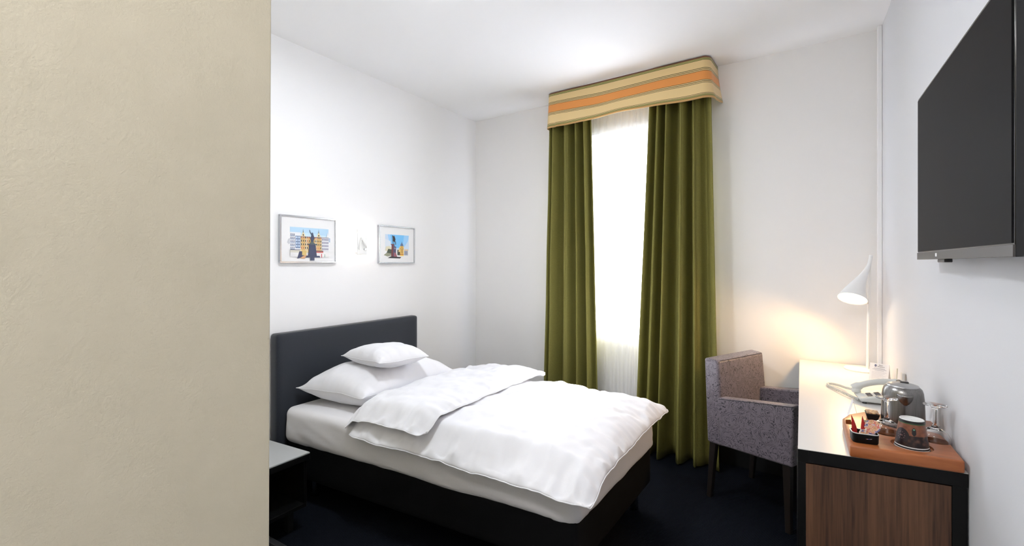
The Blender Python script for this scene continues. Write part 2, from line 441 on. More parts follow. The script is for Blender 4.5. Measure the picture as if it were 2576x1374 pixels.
# ------------------------------------------------------------------ valance, curtains, sheer
def valance():
    mb = MB(); me_uv = []
    # path in plan: from wall (left), round the corner, along the front, round the corner to the wall
    xl, xr = -1.742, -.515; dep = .235
    path = []
    path.append((xl-.0, wy(xl)-.002)); path.append((xl, wy(xl)-dep+.04))
    for k in range(1, 6):
        a = k/6*PI/2; path.append((xl+.03*(1-math.cos(a)), wy(xl)-dep+.04-.03*math.sin(a)-.01*k/6))
    N = 60
    for k in range(N+1):
        x = lerp(xl+.035, xr-.05, k/N); path.append((x, wy(x)-dep))
    for k in range(1, 8):
        a = k/7*PI/2; path.append((xr-.05+.05*math.sin(a), wy(xr)-dep+.05*(1-math.cos(a))))
    for k in range(1, 8): path.append((xr+.012*k/7, lerp(wy(xr)-dep+.05, wy(xr)-.002, k/7)))
    n = len(path); R = 16; zt, zb = 2.7455, 2.470
    nrm = []
    for i in range(n):
        a = Vector(path[max(0, i-1)]); b_ = Vector(path[min(n-1, i+1)]); t = (b_-a).normalized(); nrm.append(Vector((t.y, -t.x)))
    vs = []; uvs = []
    for j in range(R+1):
        f = j/R
        for i in range(n):
            p = Vector(path[i]); u = i/(n-1)
            fl = .022*f**2 + .010*math.sin(u*13+f*1.5)*f + .004*math.sin(u*31)*f
            if u > .93: fl += .004*f
            if u < .12: fl *= .4
            q_ = p+nrm[i]*fl
            z = lerp(zt, zb - .006*math.sin(u*9) + .022*max(0, (u-.93)/.07), f) + .008*math.sin(u*8.5+1)*math.sin(f*PI)
            vs.append((q_.x, q_.y, z)); uvs.append((u, f))
    fs = [(j*n+i, j*n+i+1, (j+1)*n+i+1, (j+1)*n+i) for j in range(R) for i in range(n-1)]
    me = bpy.data.meshes.new('valance'); me.from_pydata(vs, [], fs); me.materials.append(M['valance'])
    ul = me.uv_layers.new(name='UVMap')
    for lp in me.loops: ul.data[lp.index].uv = (uvs[lp.vertex_index][0], uvs[lp.vertex_index][1])
    o = bpy.data.objects.new('valance', me); C.objects.link(o)
    for p in me.polygons: p.use_smooth = True
    sd = o.modifiers.new('thick', 'SOLIDIFY'); sd.thickness = .006; sd.offset = -1
    tag(o, 'orange and cream striped pelmet valance above the window curtains', 'valance')
    # mounting board inside, against ceiling
    b2 = MB(); b2.prism([(xl+.012, wy(xl)-.001), (xl+.010, wy(xl)-dep+.03), (xl+.035, wy(xl)-dep+.010), (xr-.05, wy(xr)-dep+.010), (xr-.010, wy(xr)-dep+.05), (xr-.01, wy(xr)-.001)], 2.735, HC-.0005)
    b2.build('mounting_board', M['white_lacquer'], o)
valance()

def curtain(x0t, x1t, x0b, x1b, folds, yoff, amp, seed, mat, zt, zb, label, name='curtain', cat='curtain', lean=0, nx=220, nz=40, jit=.35, group=None, shape=None):
    """pleated cloth: random width folds, shading comes from real folds"""
    rnd = random.Random(seed)
    vs = []
    ks = shape or [1+jit*rnd.uniform(-1, 1) for _ in range(folds)]
    tot = sum(k if not isinstance(k, tuple) else k[0] for k in ks)
    edges = [0]; amps = []
    for k in ks:
        w_, a_ = k if isinstance(k, tuple) else (k, 1)
        edges.append(edges[-1]+w_/tot); amps.append(a_)
    def prof(u):
        for i in range(len(ks)):
            if u <= edges[i+1]+1e-9:
                f = (u-edges[i])/(edges[i+1]-edges[i])
                c = math.cos(2*PI*f)
                return amps[i]*(-math.copysign(abs(c)**.75, c))
        return 0
    for j in range(nz+1):
        h = j/nz
        z = lerp(zt, zb, h)
        for i in range(nx+1):
            u = i/nx
            x = lerp(lerp(x0t, x0b, h), lerp(x1t, x1b, h), u)
            g = lerp(.85, 1.15, h)
            y = wy(x)-yoff + amp*g*prof(min(1, max(0, u+.008*math.sin(h*3+seed)*math.sin(u*PI)))) + .006*fbm(x*6, z*1.2, seed, 2)
            xx = x + amp*.12*math.sin(2*PI*len(ks)*u*1.0)*.5
            vs.append((xx, y, z))
    n = nx+1
    fs = [(j*n+i, j*n+i+1, (j+1)*n+i+1, (j+1)*n+i) for j in range(nz) for i in range(nx)]
    me = bpy.data.meshes.new(name); me.from_pydata(vs, [], fs); me.materials.append(mat)
    o = bpy.data.objects.new(name, me); C.objects.link(o)
    for p in me.polygons: p.use_smooth = True
    tag(o, label, cat, group)
    return o
shL = [(.5, .6), (1.25, 1), (.9, .8), (.85, 1), (.6, .45)]
shR = [(.8, .7), (.7, .9), (1.3, 1.1), (.95, .9), (1.25, .5)]
cl = curtain(-1.745, -1.385, -1.805, -1.315, 5, .155, .070, 3, M['green'], 2.70, .012, 'olive green curtain left of the bright window gap', shape=shL, group='floor length green curtains')
cr = curtain(-.915, -.515, -1.03, -.46, 5, .155, .070, 9, M['green'], 2.70, .012, 'olive green curtain right of the bright window gap beside the armchair', shape=shR, group='floor length green curtains')
for o in (cl, cr):
    sd = o.modifiers.new('thick', 'SOLIDIFY'); sd.thickness = .003
sh = curtain(-1.45, -.80, -1.50, -.80, 12, .032, .010, 5, M['sheer'], 2.70, .02, 'white sheer voile panel glowing with daylight between the green curtains', 'sheer_curtain', 'curtain', nx=260)

# ------------------------------------------------------------------ bed
bed = thing('bed', 'single box spring bed with charcoal upholstered headboard against left wall', 'bed', (-1.65, 2.15, 0))
mq = [(-2.60, 1.588), (-.752, 1.69), (-.715, 2.66), (-2.60, 2.69)]
hb = rbox([(XL+.004, 1.55), (-2.60, 1.55), (-2.60, 2.72), (XL+.004, 2.72)], .10, .962, .018, (6, 30, 24))
weld(hb.build('headboard', M['headboard'], bed, smooth=True, angle=180))
bb = rbox([(-2.598, 1.60), (-.765, 1.70), (-.728, 2.65), (-2.598, 2.68)], .13, .345, .02, (40, 20, 8))
weld(bb.build('box_base', M['bed_base'], bed, smooth=True, angle=180))
for (x, y) in ((-2.45, 1.7), (-.83, 1.8), (-.80, 2.56), (-2.45, 2.58)):
    MB().lathe([(.022, 0), (.024, .004), (.02, .13)], (x, y, 0), 20).build('leg', M['steel'], bed, smooth=True)
def mdisp(p, v_, dims):
    # fitted jersey sheet: soft diagonal pulls on the sides, slightly bulging
    n_ = .0045*fbm(p.x*5+p.z*9, p.y*5, p.z*3, 3)
    pull = .005*max(0, fbm(p.x*3.2, p.z*26+p.x*6, 2, 2))*(1 if p.z < .47 else .1)
    p.y += -n_-pull if v_.y < 0 else n_
    if v_.x > 0: p.x += n_+pull*.5
    f = (p.z-.335)/.2
    if v_.z < 0 and v_.x > dims[0]/2-.12 and v_.y < -dims[1]/2+.12: p.z -= .004
    if p.z < .40: p.z += .010*fbm(p.x*4, p.y*4, 5, 2)
    return p
mt = rbox(mq, .318, .528, .045, (110, 60, 18), mdisp)
weld(mt.build('mattress', M['sheet'], bed, smooth=True, angle=180))

ZM = .53
def zdrape(x, y):
    near = lerp(1.60, 1.69, (x+2.6)/1.85)
    z = ZM+.012
    d = max(0, near+.045-y); dn = .062*(1-math.exp(-(d/.06)**2))
    f = max(0, x+.80); df = .016*(1-math.exp(-(f/.08)**2))
    dy = max(0, y-2.64); dw = .02*(1-math.exp(-(dy/.05)**2))
    z -= (dn**4+df**4+dw**4)**.25
    return z
duv = thing('duvet', 'rumpled white duvet with its head end folded back on the bed', 'duvet', (-1.35, 2.15, .53))
dq = [(-2.02, 1.565), (-.655, 1.575), (-.650, 2.80), (-2.0, 2.74)]
mb, loop = cloth_slab(dq, zdrape, .105, 190, 160, 1.7, .028, 4.2, .032, 3, asym=.08, pw=.6, rc=.03)
mb.build('duvet_body', M['linen'], duv, smooth=True, angle=180)
# seam lip around the edges
MB().tube([(p[0], p[1], p[2]-.001) for p in loop]+[loop[0]], .0028, 6, cap=False).build('seam', M['linen'], duv, smooth=True, angle=180)
def zflap(x, y):
    s = (x+2.05)/.56
    z = zdrape(x, y)+.080*min(1, max(0, (x+2.10)/.12))
    z += .026*s
    z -= .02*max(0, 1-s*2.6)**2       # rolls down at the fold
    return z
fq = [(-2.085, 1.585), (-1.47, 1.565), (-1.45, 2.79), (-2.06, 2.735)]
mb, loop = cloth_slab(fq, zflap, .078, 110, 150, 1.5, .02, 3.6, .034, 11, asym=.30, pw=.6, rc=.07)
mb.build('folded_flap', M['linen'], duv, smooth=True, angle=180)
MB().tube([(p[0], p[1], p[2]) for p in loop]+[loop[0]], .0025, 6, cap=False).build('seam', M['linen'], duv, smooth=True, angle=180)

def pillow(q, zc, T, name, label, seed, asym=.5):
    zf = (lambda x, y: zc + .010*fbm(x*3+seed, y*3, 0, 2))
    mb, loop = cloth_slab(q, zf, T, 80, 80, .7, .075, 3.6, .016, seed, asym=asym, pw=.62)
    p = mb.build(name, M['linen'], None, smooth=True, angle=180, loc=(sum(c[0] for c in q)/4, sum(c[1] for c in q)/4, zc))
    tag(p, label, 'pillow')
    MB().tube(loop+[loop[0]], .0022, 6, cap=False).build('piping', M['linen'], p, smooth=True, angle=180)
pillow([(-2.575, 1.655), (-2.055, 1.715), (-2.00, 2.49), (-2.53, 2.45)], .632, .236, 'large_pillow', 'large white pillow lying flat on the mattress before the headboard', 4, .46)
pillow([(-2.43, 1.865), (-2.045, 1.825), (-1.965, 2.15), (-2.33, 2.24)], .800, .128, 'small_pillow', 'small white cushion pillow resting on top of the large pillow', 8, .42)

# ------------------------------------------------------------------ nightstand
ns = thing('nightstand', 'black low nightstand with grey satin glass top next to the bed', 'nightstand', (-2.4, 1.25, 0))
nq = [(XL+.01, .98), (-2.162, .98), (-2.162, 1.467), (XL+.01, 1.435)]
MB().prism(nq, .392, .400).build('glass_top', pm('grey_satin_glass', (.42, .43, .43), .28), ns, bevel=.002)
mb = MB()
def inset(q, d): 
    cx = sum(p[0] for p in q)/4; cy = sum(p[1] for p in q)/4
    return [(p[0]+math.copysign(d, cx-p[0]), p[1]+math.copysign(d, cy-p[1])) for p in q]
mb.prism(nq, .362, .391); mb.prism(inset(nq, .012), .12, .14)
mb.prism([(XL+.02, .99), (-2.175, .99), (-2.175, 1.005), (XL+.02, 1.005)], .12, .37)
mb.prism([(XL+.02, 1.415), (-2.175, 1.443), (-2.175, 1.458), (XL+.02, 1.430)], .12, .37)
mb.prism([(XL+.02, .99), (XL+.035, .99), (XL+.035, 1.42), (XL+.02, 1.42)], .12, .37)
mb.build('carcass', M['black_lacquer'], ns, bevel=.002)
for (x, y) in ((-2.6, 1.04), (-2.24, 1.04), (-2.24, 1.40), (-2.6, 1.39)):
    MB().box((x, y, .06), (.03, .03, .12)).build('leg', M['matte_black'], ns)
tr_ = thing('foot_rail', 'slim brushed metal rail on the carpet before the nightstand', 'metal rail', (-2.3, 1.28, 0))
MB().prism([(-2.66, 1.262), (-1.95, 1.262), (-1.95, 1.292), (-2.66, 1.292)], .004, .030).build('profile', pm('dull_steel', (.22, .22, .23), .45, metal=1), tr_, bevel=.003)
for x in (-2.6, -2.0): MB().box((x, 1.277, .002), (.05, .03, .004)).build('pad', M['matte_black'], tr_)

# ------------------------------------------------------------------ framed pictures
def picture(y0, y1, z0, z1, label, painter):
    X0 = XL
    t = thing('framed_picture', label, 'picture', (X0, (y0+y1)/2, (z0+z1)/2), 'silver framed city prints')
    fw = .010; dp = .022; xf = X0+dp
    mb = MB()
    mb.box((X0+dp/2, (y0+y1)/2, z1-fw/2), (dp, y1-y0, fw)); mb.box((X0+dp/2, (y0+y1)/2, z0+fw/2), (dp, y1-y0, fw))
    mb.box((X0+dp/2, y0+fw/2, (z0+z1)/2), (dp, fw, z1-z0-2*fw)); mb.box((X0+dp/2, y1-fw/2, (z0+z1)/2), (dp, fw, z1-z0-2*fw))
    mb.build('frame', M['silver'], t, bevel=.0015)
    MB().box((X0+.008, (y0+y1)/2, (z0+z1)/2), (.014, y1-y0-2*fw+.002, z1-z0-2*fw+.002)).build('mat_board', M['mat_board'], t)
    # print: thin layered paper shapes, u,v in 0..1 of the whole picture inside the frame
    W, Hh = y1-y0-2*fw, z1-z0-2*fw
    mats = []; mb = MB(); lay = [0]
    def poly(pts, col):
        if col not in mats: mats.append(col)
        lay[0] += 1; x = X0+.0152+lay[0]*.00003
        vs = [(x, y0+fw+u*W, z0+fw+v_*Hh) for u, v_ in pts]
        mb.add(vs, [tuple(range(len(vs)))], mats.index(col))
    painter(poly)
    mb2 = [pm('print_%d' % i, c, .5) for i, c in enumerate(mats)]
    mb.build('city_print', mb2, t)
    return t
def rect(poly, u0, v0, u1, v1, c): poly([(u0, v0), (u1, v0), (u1, v1), (u0, v1)], c)
def paint1(poly):
    sky = (.42, .62, .80); sky2 = (.52, .70, .84); yel = (.72, .50, .20); cre = (.72, .62, .40); nav = (.035, .045, .10); wh = (.75, .76, .80); red = (.5, .12, .06); blk = (.02, .02, .03); gb = (.16, .22, .36)
    R = random.Random(2)
    rect(poly, .15, .58, .87, .775, sky2)
    poly([(.15, .62), (.5, .66), (.87, .60), (.87, .775), (.15, .775)], sky)
    poly([(.10, .42), (.13, .38), (.15, .40), (.15, .52), (.12, .50)], (.55, .56, .60)); rect(poly, .87, .46, .905, .56, (.38, .47, .62))
    rect(poly, .15, .22, .34, .66, wh)
    for i in range(5):
        rect(poly, .155, .27+i*.075, .235, .285+i*.075, gb)
        for k in range(3): rect(poly, .16+k*.027, .29+i*.075, .176+k*.027, .325+i*.075, (.2, .22, .3))
    rect(poly, .245, .30, .335, .58, gb)
    for i in range(4):
        for k in range(2): rect(poly, .252+k*.042, .33+i*.065, .282+k*.042, .368+i*.065, (.5, .6, .75))
    for (a, b_, c) in ((.335, .47, cre), (.47, .60, yel), (.60, .735, cre)): rect(poly, a, .20, b_, .56, c)
    for (a, s_) in ((.385, .07), (.675, .07)):
        rect(poly, a-s_/2, .2, a+s_/2, .58, yel); poly([(a-.045, .56), (a+.045, .56), (a, .70)], cre); poly([(a-.006, .66), (a+.006, .66), (a, .75)], blk); rect(poly, a-.009, .585, a+.009, .625, blk)
    for i in range(4):
        rect(poly, .335, .27+i*.08, .735, .278+i*.08, (.45, .20, .07))
        for k in range(11): rect(poly, .345+k*.036, .29+i*.08, .361+k*.036, .333+i*.08, blk if R.random() < .6 else red)
    rect(poly, .735, .24, .87, .56, wh)
    for i in range(4):
        for k in range(5): rect(poly, .742+k*.026, .27+i*.075, .756+k*.026, .315+i*.075, (.12, .12, .22))
    poly([(.82, .55), (.87, .55), (.85, .70)], wh); rect(poly, .335, .555, .87, .567, (.10, .10, .16))
    rect(poly, .15, .20, .33, .255, (.60, .58, .50)); rect(poly, .15, .255, .33, .268, (.08, .08, .12))
    rect(poly, .15, .10, .30, .20, (.74, .74, .75)); poly([(.27, .06), (.31, .23), (.37, .23), (.38, .10)], nav); poly([(.32, .07), (.40, .14), (.46, .14), (.40, .06)], (.55, .30, .15))
    rect(poly, .36, .14, .44, .25, (.62, .45, .16)); rect(poly, .60, .20, .76, .255, (.5, .12, .10)); rect(poly, .60, .10, .87, .20, (.76, .74, .74)); rect(poly, .72, .09, .735, .18, (.55, .05, .08)); rect(poly, .785, .10, .795, .17, (.05, .25, .18)); rect(poly, .62, .235, .76, .25, (.05, .07, .08))
    poly([(.42, .09), (.70, .09), (.69, .13), (.44, .13)], nav); poly([(.47, .12), (.635, .12), (.61, .40), (.49, .40)], nav); rect(poly, .455, .385, .64, .41, (.06, .08, .10)); poly([(.50, .41), (.60, .41), (.56, .46), (.53, .46)], (.07, .10, .10)); rect(poly, .51, .02, .59, .10, nav)
    poly([(.53, .46), (.565, .46), (.59, .54), (.57, .62), (.56, .67), (.545, .67), (.535, .60), (.51, .54)], nav); poly([(.535, .62), (.50, .68), (.495, .73), (.503, .73), (.512, .68), (.54, .64)], nav)
def paint2(poly):
    sky = (.15, .46, .80); pale = (.55, .66, .80); yel = (.72, .46, .10); dk = (.02, .015, .02); mar = (.14, .03, .035); gn = (.06, .08, .05); gry = (.35, .37, .45)
    rect(poly, .15, .35, .85, .79, pale); poly([(.30, .40), (.68, .40), (.82, .62), (.85, .79), (.22, .79)], (.30, .56, .84)); poly([(.36, .40), (.66, .42), (.70, .79), (.30, .79)], sky)
    poly([(.15, .35), (.34, .35), (.30, .60), (.15, .66)], (.66, .72, .80))
    poly([(.15, .33), (.24, .30), (.34, .32), (.34, .42), (.26, .46), (.17, .44)], (.62, .58, .42)); poly([(.18, .24), (.34, .22), (.36, .36), (.24, .38)], gn); poly([(.11, .20), (.20, .27), (.34, .24), (.34, .19), (.22, .16)], (.25, .26, .18))
    rect(poly, .50, .20, .60, .36, (.05, .055, .035)); poly([(.53, .30), (.60, .30), (.60, .46), (.55, .43)], (.66, .50, .22)); rect(poly, .58, .18, .69, .47, yel); poly([(.585, .47), (.685, .47), (.665, .54), (.605, .54)], (.10, .16, .30)); poly([(.62, .54), (.65, .54), (.635, .61)], (.10, .14, .25)); rect(poly, .61, .26, .625, .40, (.20, .10, .03)); rect(poly, .645, .26, .66, .40, (.20, .10, .03)); rect(poly, .58, .22, .69, .24, (.35, .10, .02)); poly([(.58, .36), (.635, .44), (.69, .36), (.69, .38), (.635, .47), (.58, .38)], (.4, .18, .04))
    rect(poly, .71, .34, .83, .38, (.66, .50, .33)); rect(poly, .70, .20, .82, .34, gry); rect(poly, .72, .22, .80, .32, (.25, .27, .34))
    poly([(.32, .15), (.375, .13), (.39, .50), (.335, .52)], mar); poly([(.375, .13), (.455, .16), (.465, .44), (.385, .50)], (.07, .06, .12)); rect(poly, .40, .38, .46, .40, (.35, .36, .45)); rect(poly, .40, .43, .455, .445, (.3, .32, .42)); rect(poly, .31, .495, .42, .52, mar)
    poly([(.40, .12), (.50, .14), (.46, .26), (.40, .28)], (.30, .10, .12)); poly([(.22, .115), (.58, .11), (.62, .15), (.30, .165)], dk)
    poly([(.36, .60), (.43, .58), (.445, .66), (.425, .72), (.405, .77), (.39, .74), (.365, .77), (.35, .76), (.36, .68)], dk)
    for (a, b_) in ((.365, .37), (.395, .39), (.425, .435), (.44, .455)): poly([(a, .60), (a+.012, .60), (b_+.008, .50), (b_, .50)], dk)
picture(1.605, 2.003, 1.381, 1.676, 'silver framed print of a statue before yellow facades, left of the lamp', paint1)
picture(2.373, 2.747, 1.377, 1.665, 'silver framed print of a dark horse rider statue, right of the lamp', paint2)

# ------------------------------------------------------------------ wall reading light
sc = thing('wall_lamp', 'white rectangular wall lamp with folding reading arm, glowing above the bed', 'lamp', (XL, 2.2, 1.53))
MB().box((XL+.038, 2.20, 1.53), (.008, .084, .178)).build('face_plate', M['white_lacquer'], sc, bevel=.003)
MB().box((XL+.012, 2.20, 1.53), (.022, .060, .150)).build('back_box', M['white_lacquer'], sc)
em = pm('warm_led_glow', (1, 1, 1), .5, emit=(1, .87, .72), es=50)
mb = MB()
for sgn in (-1, 1): mb.box((XL+.029, 2.20+sgn*.030, 1.53), (.008, .006, .14))
mb.build('led_strip', em, sc)
MB().tube([(XL+.046, 2.19, 1.558), (XL+.062, 2.225, 1.49)], .0065, 12).build('reading_arm', M['white_lacquer'], sc, smooth=True)
MB().tube([(XL+.046, 2.19, 1.558), (XL+.050, 2.168, 1.475)], .005, 12).build('arm_hinge', M['white_lacquer'], sc, smooth=True)
MB().lathe([(.006, 0), (.007, .004), (.006, .012)], (XL+.042, 2.218, 1.478), 16, rot=Matrix.Rotation(PI/2, 3, 'Y')).build('switch', M['steel'], sc, smooth=True)

# ------------------------------------------------------------------ television
TX = .345
tv = thing('television', 'large flat black television mounted on the right wall above the desk', 'television', (TX, 1.73, 1.68))
ty0, ty1, tz0, tz1 = 1.262, 2.135, 1.392, 1.955
MB().box((TX+.014, (ty0+ty1)/2, (tz0+tz1)/2), (.028, ty1-ty0, tz1-tz0)).build('housing', pm('black_gloss_plastic', (.004, .004, .005), .18), tv, bevel=.002)
MB().box((TX+.034, (ty0+ty1)/2, (tz0+tz1)/2-.06), (.022, (ty1-ty0)*.6, (tz1-tz0)*.55)).build('rear_cover', M['matte_black'], tv, bevel=.006)
MB().box((TX-.0005, (ty0+ty1)/2, (tz0+tz1)/2+.009), (.003, ty1-ty0-.018, tz1-tz0-.036)).build('screen', pm('dark_matte_screen', (.010, .010, .0115), .4, spec=.02), tv)
MB().box((TX-.0005, (ty0+ty1)/2, tz0+.012), (.004, ty1-ty0, .024)).build('lower_bezel', pm('grey_bezel', (.05, .046, .046), .4, metal=.3), tv, bevel=.001)
MB().box((TX-.0028, 1.862, tz0+.013), (.0008, .018, .010)).build('logo', pm('logo_silver', (.75, .75, .78), .3), tv)
MB().prism([(TX+.0, 1.78), (TX+.0, 1.86), (TX+.02, 1.85), (TX+.02, 1.79)], tz0-.010, tz0).build('sensor_eye', M['dark_plastic'], tv, bevel=.002)
wb = MB(); yb = (ty0+ty1)/2
wb.box(((TX+.045+wx(yb))/2, yb, 1.62), (wx(yb)-TX-.045+.001, .30, .22)); wb.build('wall_bracket', M['matte_black'], tv)

# ------------------------------------------------------------------ desk
desk = thing('desk', 'narrow desk with white top, black frame and brown wood end panel', 'desk', (.2, 2.6, 0))
DT = .77
dqk = [(-.012, 1.785), (wx(1.83)-.002, 1.833), (wx(3.40)-.002, wy(.38)-.015), (-.014, wy(-.01)-.015)]
MB().prism(dqk, DT-.0014, DT).build('desk_top', pm('white_laminate', (.64, .63, .62), .32), desk)
fr_ = MB()
def eseg(a, b_, w, z0, z1, inward):
    A, B = Vector(a), Vector(b_); n_ = Vector(inward).normalized()*w
    fr_.prism([tuple(A), tuple(B), tuple(B+n_), tuple(A+n_)], z0, z1)
eseg(dqk[0], dqk[1], .03, DT-.042, DT-.0015, (-.1, 1)); eseg(dqk[0], dqk[3], .03, DT-.042, DT-.0015, (1, 0)); eseg(dqk[3], dqk[2], .03, DT-.042, DT-.0015, (0, -1)); eseg(dqk[1], dqk[2], .03, DT-.042, DT-.0015, (-1, 0))
fr_.build('frame', M['black_lacquer'], desk, bevel=.0015)
MB().prism([(.02, 1.82), (.37, 1.86), (.36, 3.38), (.02, 3.38)], DT-.03, DT-.008).build('under_panel', M['matte_black'], desk)
ex = Vector(dqk[1])-Vector(dqk[0]); el = ex.length; ex.normalize(); ey = Vector((-ex.y, ex.x))
def dpt(a, b_): p = Vector(dqk[0])+ex*a+ey*b_; return (p.x, p.y)
def dprism(a0, a1, b0, b1, z0, z1): return MB().prism([dpt(a0, b0), dpt(a1, b0), dpt(a1, b1), dpt(a0, b1)], z0, z1)
dprism(.0, .022, .0, .03, 0, DT-.042).build('leg', M['black_lacquer'], desk, bevel=.001)
dprism(el-.036, el-.002, .0, .03, 0, DT-.042).build('leg', M['black_lacquer'], desk, bevel=.001)
for (x, y) in ((.0, 3.38), (.355, 3.36)): MB().box((x+.005, y, (DT-.042)/2), (.03, .03, DT-.042)).build('leg', M['black_lacquer'], desk, bevel=.001)
dprism(.023, el-.037, .003, .021, .02, DT-.046).build('end_panel', M['walnut'], desk)
# cabinet behind the end panel, door faces the bed
cabm = M['walnut']
mb = MB(); mb.prism([dpt(.03, .03), dpt(el-.05, .03), (wx(2.3)-.04, 2.30), (.02, 2.30)], .06, DT-.05); mb.build('cabinet_body', M['matte_black'], desk)
dr = MB(); dr.prism([(.004, 1.83), (.019, 1.83), (.019, 2.29), (.004, 2.29)], .07, DT-.06); drr = dr.build('cabinet_door', M['walnut'], desk, bevel=.001)
MB().tube([(-.006, 2.22, .48), (-.006, 2.22, .60)], .005, 10).build('handle', M['steel'], drr, smooth=True)

# ------------------------------------------------------------------ armchair
fa = Vector((.906, -.424, 0)).normalized(); fb = Vector((.424, .906, 0)).normalized()
cp = Vector((-.493, 2.914, 0))
ch = thing('armchair', 'grey rose patterned armchair pulled up to the white desk', 'armchair', tuple(cp+fb*.25+fa*.25))
def cpt(a, b_, z): p = cp+fa*a+fb*b_; return Vector((p.x, p.y, z))
CW = .50
def hexa(name, P, mat, r=.012, sub=False, parent=ch):
    mb = MB(); mb.add(P, [(0, 3, 2, 1), (4, 5, 6, 7), (0, 1, 5, 4), (1, 2, 6, 5), (2, 3, 7, 6), (3, 0, 4, 7)])
    return mb.build(name, mat, parent, bevel=r, seg=4)
# backrest (leans back a little)
bk = hexa('backrest', [cpt(.02, .0, .33), cpt(.12, .0, .33), cpt(.12, CW, .33), cpt(.02, CW, .33),
                  cpt(.0, .0, .822), cpt(.085, .012, .815), cpt(.085, CW-.012, .815), cpt(.0, CW, .822)], M['rose'], .016)
for sd_ in (0, 1):
    b0, b1 = (.0, .072) if sd_ == 0 else (CW-.072, CW)
    hexa('armrest', [cpt(.105, b0-.002, .335), cpt(.50, b0-.002, .352), cpt(.50, b1, .352), cpt(.105, b1, .335),
                     cpt(.085, b0-.004, .605), cpt(.505, b0-.004, .662), cpt(.505, b1+.003, .660), cpt(.085, b1+.003, .603)], M['rose'], .012)
hexa('seat', [cpt(.10, .07, .34), cpt(.49, .07, .35), cpt(.49, CW-.07, .35), cpt(.10, CW-.07, .34),
              cpt(.10, .07, .45), cpt(.50, .07, .475), cpt(.50, CW-.07, .475), cpt(.10, CW-.07, .45)], M['rose'], .018)
pip = pm('dark_piping', (.02, .02, .028), .6)
for b0 in (-.004, CW+.004):
    MB().tube([cpt(.10, b0, .600), cpt(.30, b0, .630), cpt(.498, b0, .657)], .0018, 6).build('piping', pip, ch)
MB().tube([cpt(.086, .03, .812), cpt(.086, CW-.03, .812)], .0018, 6).build('piping', pip, ch)
for (a, b_, da) in ((.05, .03, -.03), (.05, CW-.03, -.03), (.46, .035, .005), (.46, CW-.035, .005)):
    t_ = .019; u_ = .013
    P = [cpt(a+da-u_, b_-u_, 0), cpt(a+da+u_, b_-u_, 0), cpt(a+da+u_, b_+u_, 0), cpt(a+da-u_, b_+u_, 0),
         cpt(a-t_, b_-t_, .345), cpt(a+t_, b_-t_, .345), cpt(a+t_, b_+t_, .345), cpt(a-t_, b_+t_, .345)]
    hexa('leg', P, pm('dark_stained_wood', (.012, .008, .006), .45), .003)

# ------------------------------------------------------------------ desk lamp
lx, ly = .312, 3.275
dl = thing('desk_lamp', 'white trumpet shade desk lamp shining on the far end of the desk', 'lamp', (lx, ly, DT))
wl = pm('white_lamp_metal', (.80, .80, .80), .4)
MB().lathe([(.001, 0), (.087, 0), (.089, .003), (.089, .007), (.085, .011), (.02, .013), (.010, .016)], (.293, 3.29, DT), 64).build('lamp_base', wl, dl, smooth=True)
MB().tube([(lx, ly, DT+.01), (lx+.004, ly, DT+.3), (lx+.012, ly, DT+.62)], .0065, 16).build('stem', wl, dl, smooth=True)
T_ = Vector((.329, 3.28, 1.425)); Cc = Vector((.236, 3.175, 1.180)); ax = Vector((-.20, -.47, -.86)).normalized()
def bez(p0, p1, p2, p3, t): return p0*(1-t)**3+p1*3*t*(1-t)**2+p2*3*t*t*(1-t)+p3*t**3
N = 28; pts = []; rs = []
for k in range(N+1):
    t = k/N; pts.append(bez(T_, T_+Vector((-.005, 0, -.09)), Cc-ax*.10, Cc, t)); rs.append(.0085+.003*t+.059*max(0, (t-.18)/.82)**1.7)
sm = MB().tube(pts, rs, 48, cap=False).build('shade', wl, dl, smooth=True, angle=180)
sd = sm.modifiers.new('thick', 'SOLIDIFY'); sd.thickness = .0015; sd.offset = -1
MB().lathe([(.0005, 0), (.0105, 0)], (0, 0, 0), 8) 
q_ = ax.to_track_quat('Z', 'Y').to_matrix()
dsk = MB().lathe([(.059, -.002), (.059, .002)], tuple(Cc-ax*.012), 48, rot=q_)
dsk.build('diffuser', pm('lamp_diffuser', (1, 1, 1), .5, emit=(1, .74, .44), es=10), dl)
MB().tube([(lx+.003, ly, 1.15), tuple(Cc-ax*.06+Vector((.012, .0, .0)))], .004, 8).build('joint', M['steel'], dl)

# ------------------------------------------------------------------ tray and the things on it
tray_poly = [(.1265, 1.7915), (wx(1.85)-.011, 1.8215), (wx(2.2)-.008, 2.225), (.20, 2.225), (.15, 2.16), (.126, 2.09)]
TT = .808
tray = MB().prism(tray_poly, DT+.0005, TT).build('wooden_tray', M['beech'], None, loc=(.26, 2.0, DT))
bv = tray.modifiers.new('bevel', 'BEVEL'); bv.width = .006; bv.segments = 3; bv.limit_method = 'ANGLE'
# recesses cut with a boolean and baked into the mesh
GL = (.2425, 2.000); GR = (.3620, 1.985); CUP = (.291, 1.893); KET = (.302, 2.125)
REC = .784
cutm = MB()
for (x, y), r, zr in ((GL, .048, REC), (GR, .0375, REC), (CUP, .052, .797)):
    cm = MB().lathe([(r-.004, 0), (r, .004), (r, .06)], (x, y, zr), 64)
    cm = cm.build('cut', M['beech'])
    bo = tray.modifiers.new('cut', 'BOOLEAN'); bo.object = cm; bo.operation = 'DIFFERENCE'; bo.solver = 'EXACT'
bowl_rec = MB().prism([(.132, 2.02), (.15, 2.02), (.15, 2.085), (.134, 2.075)], .79, .9).build('cut', M['beech'])
bo = tray.modifiers.new('cut', 'BOOLEAN'); bo.object = bowl_rec; bo.operation = 'DIFFERENCE'; bo.solver = 'EXACT'
bpy.context.view_layer.update()
dg = bpy.context.evaluated_depsgraph_get()
